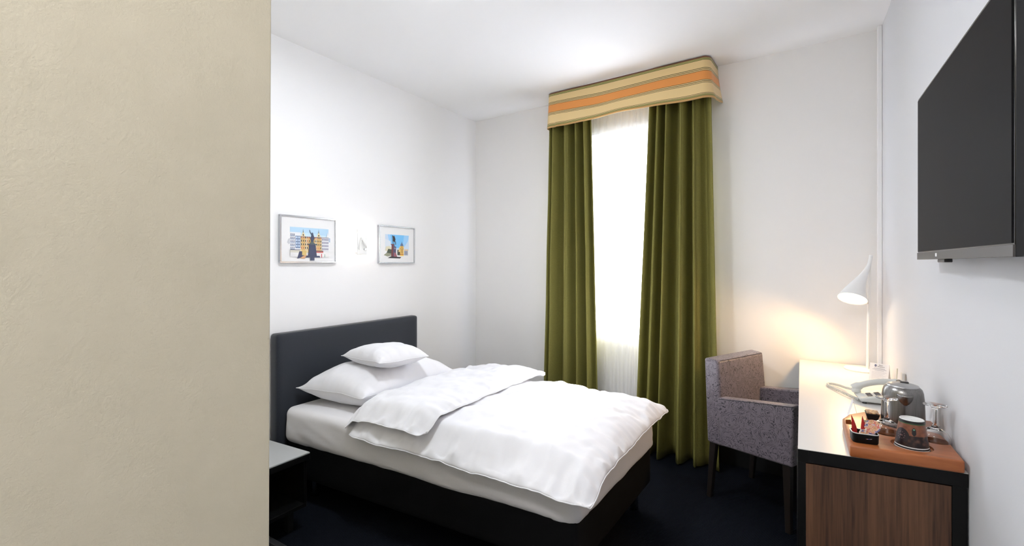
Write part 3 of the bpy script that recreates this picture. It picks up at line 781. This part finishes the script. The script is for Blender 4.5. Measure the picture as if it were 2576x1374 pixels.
nm = bpy.data.meshes.new_from_object(tray.evaluated_get(dg))
tray.modifiers.clear(); tray.data = nm
for o in [o for o in bpy.data.objects if o.name.startswith('cut')and o.name != 'curtain']: bpy.data.objects.remove(o)
for p in nm.polygons: p.use_smooth = True
nm.set_sharp_from_angle(angle=math.radians(35))
tag(tray, 'thick orange brown wooden tray with round recesses at the near end of the desk', 'tray')

# kettle
kt = thing('electric_kettle', 'brushed steel electric kettle standing on the wooden tray behind the cup', 'kettle', (*KET, TT))
prof = [(.060, 0), (.070, .002), (.0715, .010), (.0713, .03), (.0705, .06), (.069, .10), (.0665, .125), (.062, .139), (.053, .1475)]
MB().lathe([(.001, 0.0)]+[(r*.855, z*.885) for r, z in prof], (*KET, TT+.006), 72, cap=False).build('body', M['brushed'], kt, smooth=True, angle=50)
MB().lathe([(.056, 0), (.058, .006)], (*KET, TT), 48).build('power_base', M['dark_plastic'], kt, smooth=True)
MB().lathe([(.0455, .1365), (.044, .140), (.03, .1445), (.001, .1465)], (*KET, TT), 48, cap=False).build('lid', pm('satin_steel_lid', (.5, .5, .5), .35, metal=1), kt, smooth=True, angle=60)
MB().box((KET[0]+.006, KET[1]+.01, TT+.1475), (.024, .014, .004)).build('lid_button', M['dark_plastic'], kt, bevel=.002)
# spout points roughly at the viewer
sp = MB(); sdv = Vector((-.02, -1, 0)).normalized(); sside = Vector((1, -.02, 0)).normalized(); kc = Vector((*KET, TT))
def spout_pt(w, f, z): return kc+sdv*(.0565+f)+sside*w+Vector((0, 0, z))
rows = [(.117, .024, .020), (.112, .0242, .019), (.104, .0235, .016), (.096, .0215, .012), (.088, .0175, .007), (.082, .011, .003), (.080, .004, .001)]
vs = []
for z, wd, f in rows:
    for k in range(9):
        a = -1+k/4
        vs.append(spout_pt(a*wd, f*(1-a*a)-.012*a*a, z))
sp.add(vs, [(r*9+k, r*9+k+1, (r+1)*9+k+1, (r+1)*9+k) for r in range(len(rows)-1) for k in range(8)])
o = sp.build('spout', M['brushed'], kt, smooth=True, angle=180)
sd = o.modifiers.new('thick', 'SOLIDIFY'); sd.thickness = .002
hd = MB().tube([kc-sdv*.048+Vector((0, 0, .126)), kc-sdv*.085+Vector((0, 0, .130)), kc-sdv*.105+Vector((0, 0, .112)), kc-sdv*.105+Vector((0, 0, .06)), kc-sdv*.090+Vector((0, 0, .03)), kc-sdv*.066+Vector((0, 0, .025))], .010, 12)
hd.build('handle', M['dark_plastic'], kt, smooth=True)

# inverted wine glasses
def wine_glass(pos, z0, label):
    g = thing('wine_glass', label, 'glass', (*pos, z0), 'upside down wine glasses on the tray')
    Hg = .142
    # outer profile bottom(rim) to top(foot)
    outer = [(.0345, 0), (.0375, .013), (.0390, .027), (.0375, .041), (.031, .052), (.020, .060), (.0095, .066)]
    inner = [(.0335, .0), (.0365, .013), (.0380, .027), (.0364, .040), (.0298, .0505), (.0185, .0578), (.001, .0615)]
    mb = MB(); mb.lathe(list(reversed(inner))+outer+[(.0055, .074), (.0042, .088), (.0042, .110), (.006, .124), (.011, .131), (.022, .1345), (.0300, .1368), (.0308, .138), (.030, .139), (.001, .1385)], (*pos, z0), 56, cap=False)
    bm_ = mb.build('bowl_and_stem', M['glass'], g, smooth=True, angle=180)
    return g
wine_glass(GL, REC+.0005, 'upside down stemmed wine glass left of the steel kettle')
wine_glass(GR, REC+.0005, 'upside down stemmed wine glass right of the kettle next to the wall')

# paper coffee cup, inverted
m, nt, b = new_mat('coffee_cup_print')
tc = nt.nodes.new('ShaderNodeTexCoord'); sx = nt.nodes.new('ShaderNodeSeparateXYZ'); nt.links.new(tc.outputs['Object'], sx.inputs[0])
nz_ = nd(nt, 'ShaderNodeTexNoise', Scale=90., Detail=2.); nt.links.new(tc.outputs['Object'], nz_.inputs['Vector'])
beans = ramp(nt, nz_.outputs['Fac'], [(.45, (.008, .004, .004)), (.62, (.05, .018, .012)), (.7, (.10, .045, .03))])
woodc = ramp(nt, nz_.outputs['Fac'], [(.3, (.13, .042, .022)), (.7, (.22, .078, .038))])
gt = nd(nt, 'ShaderNodeMath', operation='GREATER_THAN'); nt.links.new(sx.outputs['Z'], gt.inputs[0]); gt.inputs[1].default_value = .049
mixc = nt.nodes.new('ShaderNodeMix'); mixc.data_type = 'RGBA'
nt.links.new(gt.outputs[0], mixc.inputs[0]); nt.links.new(beans, mixc.inputs[6]); nt.links.new(woodc, mixc.inputs[7])
nt.links.new(mixc.outputs[2], b.inputs['Base Color']); b.inputs['Roughness'].default_value = .35
M['cup'] = m
cup = thing('paper_cup', 'upside down printed paper coffee cup with brown band on the tray', 'cup', (*CUP, .7975))
RC2 = .797
c0 = (*CUP, RC2+.0005)
R0, R1, CH = .0435, .0305, .094
rr = lambda z: lerp(R0, R1, z/CH)
MB().lathe([(rr(.016), .016), (rr(.083), .083)], c0, 64, cap=False).build('printed_wall', M['cup'], cup, smooth=True, angle=180)
bk_ = pm('cup_black', (.006, .006, .006), .35); whp = pm('cup_white', (.75, .75, .74), .4); grn = pm('cup_green', (.03, .09, .03), .4)
mb = MB()
def bandp(z0, z1, mi, e=0): mb.lathe([(rr(z0)+e, z0), (rr(z1)+e, z1)], c0, 64, mi, cap=False)
bandp(.0, .004, 1, .0012); bandp(.004, .0055, 0, .0008); bandp(.0055, .0085, 1, .0004); bandp(.0085, .0125, 0); bandp(.0125, .0155, 1, .0003); bandp(.0155, .016, 0)
mb.build('base_rings', [bk_, whp, grn], cup, smooth=True, angle=30)
mb = MB(); bandp(.083, .0855, 2, .0004); bandp(.0855, CH-.001, 0); mb.lathe([(rr(CH), CH-.001), (R1-.001, CH+.0005), (R1-.003, CH+.0005), (R1-.0035, CH-.004), (.001, CH-.004)], c0, 64, 1, cap=False)
mb.build('top_ring', [bk_, whp, grn], cup, smooth=True, angle=30)
# round dark seal and switch motif on the cup wall, facing the viewer
def on_cup(ang, z, du, dv, e=.0006):
    a = ang+du/rr(z); zz = z+dv; r = rr(zz)+e
    return (CUP[0]+r*math.cos(a), CUP[1]+r*math.sin(a), RC2+.0005+zz)
def cup_patch(ang, z, w, h, mi, mbx, round_=False, e=.0006):
    n = 24 if round_ else 4; rows_ = 6
    if round_:
        vs = [on_cup(ang, z, 0, 0, e)]; fs = []
        for ring in range(1, 4):
            for k in range(n):
                t = 2*PI*k/n; vs.append(on_cup(ang, z, w/2*ring/3*math.cos(t), h/2*ring/3*math.sin(t), e))
        fs = [(0, 1+k, 1+(k+1) % n) for k in range(n)]
        for ring in range(2): fs += [(1+ring*n+k, 1+ring*n+(k+1) % n, 1+(ring+1)*n+(k+1) % n, 1+(ring+1)*n+k) for k in range(n)]
    else:
        vs = [on_cup(ang, z, lerp(-w/2, w/2, i/n), lerp(-h/2, h/2, j/n), e) for j in range(n+1) for i in range(n+1)]
        fs = [(j*(n+1)+i, j*(n+1)+i+1, (j+1)*(n+1)+i+1, (j+1)*(n+1)+i) for j in range(n) for i in range(n)]
    mbx.add(vs, fs, mi)
va_ = math.atan2(-CUP[1], -CUP[0])
mb = MB()
cup_patch(va_-.72, .046, .042, .044, 0, mb, True)
for k in range(10):
    t = k/10*2*PI; cup_patch(va_-.72+.010*math.cos(t)/rr(.05), .046+.010*math.sin(t), .0028, .0028, 1, mb, True, .0010)
cup_patch(va_-.72, .046, .009, .0035, 1, mb, False, .0010)
cup_patch(va_+.15, .062, .010, .024, 2, mb, True); cup_patch(va_+.15, .062, .010, .014, 2, mb); cup_patch(va_+.15, .069, .0045, .0045, 3, mb, True, .0011)
mb.build('seal_print', [pm('seal_dark', (.014, .009, .012), .35), pm('seal_line', (.16, .09, .09), .4), pm('switch_black', (.01, .008, .008), .3), pm('switch_green', (.12, .3, .2), .3)], cup, smooth=True, angle=180)

# black condiment bowl with its contents
BW = Vector((.168, 1.854, TT))
br = math.atan2(ex.y, ex.x)
def rr_loop(a, b_, r, n=8):
    pts = []
    for (sx_, sy_, a0) in ((1, 1, 0), (-1, 1, 90), (-1, -1, 180), (1, -1, 270)):
        for k in range(n+1):
            t = math.radians(a0+90*k/n); pts.append((sx_*(a-r)+r*math.cos(t), sy_*(b_-r)+r*math.sin(t)))
    return pts
bwl = thing('condiment_bowl', 'small black rounded dish with pale rim holding sachets and creamers on tray', 'bowl', tuple(BW), rz=0)
rb = Matrix.Rotation(br, 3, 'Z')
def bowl_mb(levels, mi=0, cap0=True, cap1=False):
    mb = MB(); vs = []; n = None
    for a, b_, r, z in levels:
        lp = rr_loop(a, b_, r); n = len(lp)
        vs += [BW+rb @ Vector((p[0], p[1], z)) for p in lp]
    fs = [(i*n+k, i*n+(k+1) % n, (i+1)*n+(k+1) % n, (i+1)*n+k) for i in range(len(levels)-1) for k in range(n)]
    if cap0: fs.append(tuple(range(n))[::-1])
    if cap1: fs.append(tuple((len(levels)-1)*n+k for k in range(n)))
    mb.add(vs, fs, mi); return mb
bowl_mb([(.0325, .0245, .012, .0003), (.0345, .0265, .014, .004), (.0355, .0275, .015, .030), (.0335, .0255, .013, .0302), (.0325, .0245, .012, .006)], cap1=True).build('dish', M['black_lacquer'], bwl, smooth=True)
bowl_mb([(.0358, .0278, .015, .0300), (.0358, .0278, .015, .0318), (.0333, .0253, .013, .0318), (.0333, .0253, .013, .0300), (.0358, .0278, .015, .0300)], cap0=False).build('rim', pm('pale_rim', (.62, .63, .62), .3), bwl, smooth=True)
def local(x, y, z): return BW+rb @ Vector((x, y, z))
redp = pm('red_foil', (.36, .012, .012), .3)
def sachet(x, y, lean, label, dy=0):
    # slim folded sachet standing up, twisted tip
    mb = MB(); vs = []; N = 8
    for k in range(N+1):
        f = k/N; w = lerp(.0072, .0006, max(0, (f-.35)/.65)**1.4); z = .008+f*.068
        cx = x+lean*f*f*.026; th = .003*(1-f*.7)
        for (a, b_) in ((-w, -th*.2), (0, -th), (w, -th*.2), (0, th)): vs.append(local(cx+a, y+b_+dy*f, z))
    fs = [(k*4+i, k*4+(i+1) % 4, (k+1)*4+(i+1) % 4, (k+1)*4+i) for k in range(N) for i in range(4)] + [(0, 3, 2, 1), tuple(N*4+i for i in range(4))]
    mb.add(vs, fs); o = mb.build('sugar_sachet', redp, None, loc=tuple(local(x, y, .008)))
    tag(o, label, 'sachet', 'red sachets in the black dish')
sachet(-.022, .012, -.35, 'left red pointed sachet standing in the black dish')
sachet(.001, .010, -.10, 'right red pointed sachet standing in the black dish', .004)
wh_ = pm('beige_paper', (.52, .44, .30), .6)
o = MB().box(tuple(local(.014, .021, .042)), (.022, .0022, .042), rot=rb).build('paper_sachet', wh_, None); tag(o, 'beige flat paper packet standing behind the red sachets', 'sachet')
for k, (x0, lab) in enumerate(((-.016, 'left bent white spoon loop in the black dish'), (-.004, 'right bent white spoon loop in the black dish'))):
    pts = [local(x0+.006*math.sin(t*PI*1.0)+.004*k*t, -.006, .010+.032*math.sin(min(1, t*1.25)*PI*.62)) for t in [i/12 for i in range(13)]]
    o = MB().tube([p-BW*0 for p in pts], .0011, 8).build('plastic_stirrer', pm('white_plastic', (.8, .8, .8), .3), None, smooth=True); tag(o, lab, 'stirrer', 'white stirrers in the dish')
# creamer pots: foil lid with printed colours
m, nt, b = new_mat('creamer_foil'); tc = nt.nodes.new('ShaderNodeTexCoord')
n_ = nd(nt, 'ShaderNodeTexNoise', Scale=70., Detail=2.); nt.links.new(tc.outputs['Object'], n_.inputs['Vector'])
nt.links.new(ramp(nt, n_.outputs['Fac'], [(.38, (.42, .20, .09)), (.47, (.55, .36, .22)), (.52, (.40, .02, .02)), (.58, (.62, .50, .40)), (.64, (.06, .05, .16))]), b.inputs['Base Color']); b.inputs['Roughness'].default_value = .3
M['foil'] = m
def creamer(p, tilt, az, label):
    R_ = Matrix.Rotation(az, 3, 'Z') @ Matrix.Rotation(tilt, 3, 'Y')
    o = MB().lathe([(.001, -.018), (.0145, -.018), (.0185, -.001)], tuple(p), 28, rot=R_, cap=False).build('creamer_pot', whp, None, smooth=True, angle=30)
    MB().lathe([(.0212, -.001), (.0215, 0), (.001, .0004)], tuple(p), 28, rot=R_, cap=False).build('foil_lid', M['foil'], o)
    tag(o, label, 'creamer', 'coffee creamer pots in the dish')
creamer(local(.022, .002, .050), math.radians(62), math.radians(-112), 'round coffee creamer pot leaning upright against the wine glass')
creamer(local(.006, -.010, .027), math.radians(30), math.radians(-95), 'round coffee creamer pot lying low in the black dish')

# paper tent, small box behind the bowl
tn = MB(); b0 = Vector((.170, 2.245, DT+.0005)); 
for sgn in (-1, 1):
    P0 = b0+Vector((sgn*.016, 0, 0)); P1 = b0+Vector((sgn*.016, .05, 0)); A0 = b0+Vector((0, 0, .066)); A1 = b0+Vector((0, .05, .066))
    th = Vector((sgn*.0006, 0, 0)); tn.add([P0, P1, A1, A0, P0+th, P1+th, A1+th, A0+th], [(0, 1, 2, 3), (7, 6, 5, 4), (0, 4, 5, 1), (3, 2, 6, 7), (0, 3, 7, 4), (1, 5, 6, 2)])
o = tn.build('paper_tent', M['paper'], None, loc=tuple(b0)); tag(o, 'narrow white folded paper tent on the desk just behind the tray', 'paper sign')
rm = thing('snack_box', 'small black open box with patterned packets on the tray left of the kettle', 'box', (.218, 2.14, TT))
P = [Vector((.203, 2.118, TT+.0003)), Vector((.232, 2.118, TT+.0003)), Vector((.232, 2.16, TT+.0003)), Vector((.203, 2.16, TT+.0003))]
top_ = [p+Vector((d[0], d[1], .022)) for p, d in zip(P, ((-.006, -.005), (.006, -.005), (.006, .005), (-.006, .005)))]
mb = MB(); mb.add(P+top_, [(0, 3, 2, 1), (4, 5, 6, 7), (0, 1, 5, 4), (1, 2, 6, 5), (2, 3, 7, 6), (3, 0, 4, 7)]); mb.build('case', M['matte_black'], rm, bevel=.002)
m, nt, b = new_mat('patterned_packets'); tc = nt.nodes.new('ShaderNodeTexCoord'); vo = nd(nt, 'ShaderNodeTexVoronoi', Scale=90.); nt.links.new(tc.outputs['Object'], vo.inputs['Vector'])
nt.links.new(ramp(nt, vo.outputs['Distance'], [(.2, (.55, .40, .22)), (.5, (.30, .15, .08)), (.8, (.05, .04, .03))]), b.inputs['Base Color'])
MB().box((.2175, 2.139, TT+.0245), (.036, .046, .0045)).build('packets', m, rm, bevel=.001)

# ------------------------------------------------------------------ telephone
ph = thing('telephone', 'pale grey corded desk telephone on the white desk behind the kettle', 'telephone', (.3, 2.6, DT))
# axes: pu along the long side (left to right), pv away from the viewer
pu = Vector((.995, .10, 0)).normalized(); pv = Vector((-.10, .995, 0)).normalized(); p0 = Vector((.211, 2.492, DT))
def pp(u, v_, z): return p0+pu*u+pv*v_+Vector((0, 0, z))
mb = MB(); Wp, Dp = .165, .135
def tz(u): return .024+.22*u
mb.add([pp(.004, .004, .008), pp(Wp, .004, .008), pp(Wp, Dp-.004, .008), pp(.004, Dp-.004, .008), pp(0, 0, tz(0)), pp(Wp, 0, tz(Wp)), pp(Wp, Dp, tz(Wp)), pp(0, Dp, tz(0))],
       [(0, 3, 2, 1), (4, 5, 6, 7), (0, 1, 5, 4), (1, 2, 6, 5), (2, 3, 7, 6), (3, 0, 4, 7)])
mb.build('phone_body', M['phone_plastic'], ph, bevel=.007, seg=4)
for (u, v_) in ((.02, .02), (Wp-.02, .02), (.02, Dp-.02), (Wp-.02, Dp-.02)): MB().lathe([(.008, 0), (.008, .009)], tuple(pp(u, v_, 0)), 12).build('foot', M['dark_plastic'], ph)
kb = pm('phone_key_panel', (.75, .72, .66), .4); key = pm('phone_key', (.10, .09, .10), .45)
Rk = Matrix((pu, pv, Vector((0, 0, 1)))).transposed() @ Matrix.Rotation(-math.atan(.22), 3, 'Y')
MB().box(tuple(pp(.085, .040, tz(.085)+.0006)), (.125, .062, .0015), rot=Rk).build('key_panel', kb, ph)
for r in range(3):
    for k in range(4):
        u_ = .040+k*.029; MB().box(tuple(pp(u_, .022+r*.018, tz(u_)+.003)), (.018, .011, .004), rot=Rk).build('key', key, ph, bevel=.001)
hp = []; hr = []
for k in range(17):
    t = k/16; u_ = lerp(-.006, Wp-.002, t); hp.append(pp(u_, .103, tz(u_)+.019+.020*math.sin(t*PI)**.8)); hr.append(.0095 if 2 < k < 14 else .0125)
hs = MB().tube(hp, hr, 16, flat=1.5).build('handset', M['phone_plastic'], ph, smooth=True)
for t in (.07, .93):
    u_ = lerp(-.006, Wp-.002, t); MB().lathe([(.0155, 0), (.018, .006), (.016, .018)], tuple(pp(u_, .103, tz(u_)+.001)), 24).build('receiver_cap', M['phone_plastic'], hs, smooth=True)
# coiled cord loop lying to the left
cpts = []; 
ctrl = [pp(.004, .03, .012), pp(-.02, .09, .010), pp(-.055, .20, .008), pp(-.075, .27, .008), pp(-.068, .31, .008), pp(-.035, .29, .010), pp(-.012, .22, .016), pp(-.006, .112, .036)]
def cr_(P, t):
    n = len(P)-1; i = min(int(t*n), n-1); f = t*n-i
    a, b_, c, d = P[max(i-1, 0)], P[i], P[i+1], P[min(i+2, n)]
    return .5*((2*b_)+(c-a)*f+(2*a-5*b_+4*c-d)*f*f+(3*b_-a-3*c+d)*f**3)
NC = 700; base = [cr_(ctrl, k/NC) for k in range(NC+1)]
for k in range(NC+1):
    t = (base[min(k+1, NC)]-base[max(k-1, 0)]).normalized(); a = t.cross(Vector((0, 0, 1))).normalized(); b_ = a.cross(t)
    an = k*.62; cpts.append(base[k]+(a*math.cos(an)+b_*math.sin(an))*.0046)
MB().tube(cpts, .0016, 5).build('coiled_cord', M['phone_plastic'], ph, smooth=True, angle=180)

# tent card with hotel logo
tcd = thing('tent_card', 'white printed tent card with small logo beside the desk lamp base', 'card', (.36, 3.10, DT))
cu = Vector((.94, -.342, 0)).normalized(); cv = Vector((.342, .94, 0)).normalized(); c0v = Vector((.292, 3.015, DT+.0005))
cw, chh, cd = .080, .090, .052
def cc(u, v_, z): return c0v+cu*u+cv*v_+Vector((0, 0, z))
mb = MB()
for (va0, va1) in ((0, cd/2), (cd, cd/2)):
    s_ = .0006 if va0 == 0 else -.0006
    P = [cc(0, va0, 0), cc(cw, va0, 0), cc(cw, va1, chh), cc(0, va1, chh)]; Q = [p+cv*s_ for p in P]
    mb.add(P+Q, [(0, 1, 2, 3), (7, 6, 5, 4), (0, 4, 5, 1), (1, 5, 6, 2), (2, 6, 7, 3), (3, 7, 4, 0)])
mb.build('folded_card', M['paper'], tcd)
def on_card(u, h, e=.0006): return cc(u, cd/2*h/chh-e, h)
def card_quad(mbx, u0, h0, u1, h1, mi=0): mbx.add([on_card(u0, h0), on_card(u1, h0), on_card(u1, h1), on_card(u0, h1)], [(0, 1, 2, 3)], mi)
mb = MB(); card_quad(mb, .018, .064, .064, .0662); card_quad(mb, .012, .059, .070, .0608); card_quad(mb, .022, .054, .060, .0554)
for k in range(7): card_quad(mb, .010, .047-k*.006, .071-(k*7 % 5)*.003, .0478-k*.006)
mb.build('printed_lines', M['grey_ink'], tcd)
mb = MB(); n = 24; mb.add([on_card(.024+.0052*math.cos(2*PI*k/n), .0785+.0056*math.sin(2*PI*k/n), .0008) for k in range(n)], [tuple(range(n))]); mb.build('logo_disc', pm('logo_navy', (.01, .015, .09), .5), tcd)
def text_mesh(txt, size, u, h, mat, name, parent, e=.001):
    cvv = bpy.data.curves.new('t', 'FONT'); cvv.body = txt; cvv.size = size; cvv.align_x = 'CENTER'
    to = bpy.data.objects.new('t', cvv); C.objects.link(to); bpy.context.view_layer.update()
    me = bpy.data.meshes.new_from_object(to.evaluated_get(bpy.context.evaluated_depsgraph_get()))
    bpy.data.objects.remove(to); bpy.data.curves.remove(cvv)
    hv = (cv*(cd/2)+Vector((0, 0, chh))).normalized()
    nn = cu.cross(hv)
    vs = [on_card(u, h, e)+cu*v_.co.x+hv*v_.co.y for v_ in me.vertices]
    mb = MB(); mb.add(vs, [tuple(p.vertices) for p in me.polygons]); bpy.data.meshes.remove(me)
    return mb.build(name, mat, parent)
text_mesh('Best', .0085, .046, .0795, M['ink'], 'logo_text', tcd)
text_mesh('Western', .0085, .047, .0722, M['ink'], 'logo_text', tcd)
text_mesh('BW', .0058, .024, .0763, M['paper'], 'logo_text', tcd, .0014)

# little holder with pen and upright white case against the wall
pn = thing('pen_holder', 'small cream pen holder with pen behind the telephone next to the wall', 'pen holder', (.365, 2.78, DT))
hx = .376; hy = 2.80
MB().lathe([(.010, 0), (.013, .002), (.0145, .045), (.0125, .045), (.011, .006)], (hx, hy, DT+.0005), 24, cap=True).build('cup', pm('cream_plastic', (.72, .62, .42), .4), pn, smooth=True)
MB().tube([(hx-.004, hy, DT+.008), (hx+.002, hy-.004, DT+.115)], .0028, 10).build('pen', pm('cream_pen', (.70, .66, .55), .3), pn, smooth=True)
o = MB().box((.387, 2.72, DT+.056), (.011, .035, .111)).build('card_stand', pm('pale_grey_stand', (.55, .54, .53), .4), None, bevel=.004, loc=(.387, 2.72, DT))
tag(o, 'pale grey rounded upright holder standing against the right wall behind the kettle', 'stand')

# ------------------------------------------------------------------ lights
def light(name, typ, loc, energy, col, rot=(0, 0, 0), **kw):
    l = bpy.data.lights.new(name, typ); l.energy = energy; l.color = col
    for k, v_ in kw.items(): setattr(l, k, v_)
    o = bpy.data.objects.new(name, l); C.objects.link(o); o.location = loc; o.rotation_euler = rot
    return o
# sun through the window gap
sd_ = Vector((0.0, -1.0, -1.02)).normalized()
sun = light('sun', 'SUN', (-1, 8, 6), 85, (.95, .96, 1), angle=math.radians(.6))
sun.rotation_euler = sd_.to_track_quat('-Z', 'Y').to_euler()
w = bpy.data.worlds.new('world'); S.world = w; w.use_nodes = True
nt = w.node_tree; bg = nt.nodes['Background']; bg.inputs['Strength'].default_value = 9
geo = nt.nodes.new('ShaderNodeTexCoord'); sp3 = nt.nodes.new('ShaderNodeSeparateXYZ'); nt.links.new(geo.outputs['Generated'], sp3.inputs[0])
mr = nt.nodes.new('ShaderNodeMapRange'); mr.inputs[1].default_value = -1; mr.inputs[2].default_value = 1; nt.links.new(sp3.outputs['Z'], mr.inputs[0])
nt.links.new(ramp(nt, mr.outputs[0], [(.40, (.34, .36, .39)), (.50, (.64, .70, .80)), (.60, (.82, .90, 1.0))]), bg.inputs['Color'])
# daylight portal
po = light('window_portal', 'AREA', ((WX0+WX1)/2, wy(-1.1)+WT+.02, (WZ0+WZ1)/2), 1, (1, 1, 1), rot=(-PI/2, 0, 0), shape='RECTANGLE', size=WX1-WX0, size_y=WZ1-WZ0)
po.data.cycles.is_portal = True
# desk lamp bulb, then an added unseen fill lamp behind the camera
sp_ = light('desk_lamp_bulb', 'SPOT', tuple(Cc+ax*.004), 16, (1, .60, .24), spot_size=math.radians(150), spot_blend=.6, shadow_soft_size=.06)
sp_.rotation_euler = Vector((-.66, -.20, -.72)).to_track_quat('-Z', 'Y').to_euler()
cf = thing('fill_lamp', 'added fill light shaped as a round ceiling lamp, unseen behind the viewer', 'lamp', (-.42, -.5, HC))
MB().lathe([(.19, 0), (.20, -.03), (.18, -.06), (.001, -.075)], (-.42, -.5, HC), 48, cap=False).build('fill_dome', pm('fill_glow', (1, 1, 1), .4, emit=(.98, .96, .96), es=50), cf, smooth=True)
MB().lathe([(.205, 0), (.205, -.012), (.19, -.012)], (-.42, -.5, HC), 48, cap=False).build('rim', M['silver'], cf)

bc = (-1.42, 1.38)  # second added fill lamp, out of view overhead, brightens bed and walls
cf2 = thing('fill_lamp', 'added fill light shaped as a round ceiling lamp, unseen above the frame', 'lamp', (*bc, HC))
MB().lathe([(.15, -.001), (.152, -.05), (.145, -.06), (.001, -.062)], (*bc, HC), 48, cap=False).build('fill_dome', pm('fill_glow_room', (1, 1, 1), .4, emit=(.90, .95, 1.0), es=72), cf2, smooth=True)
MB().lathe([(.155, 0), (.155, -.045), (.1525, -.045), (.1525, -.001)], (*bc, HC), 48, cap=False).build('rim', M['silver'], cf2)

S.view_settings.view_transform = 'Standard'; S.view_settings.look = 'None'
S.view_settings.exposure = 0.50; S.view_settings.gamma = 1
S.cycles.max_bounces = 12; S.cycles.diffuse_bounces = 8; S.cycles.transparent_max_bounces = 16; S.cycles.transmission_bounces = 10
S.cycles.sample_clamp_indirect = 6
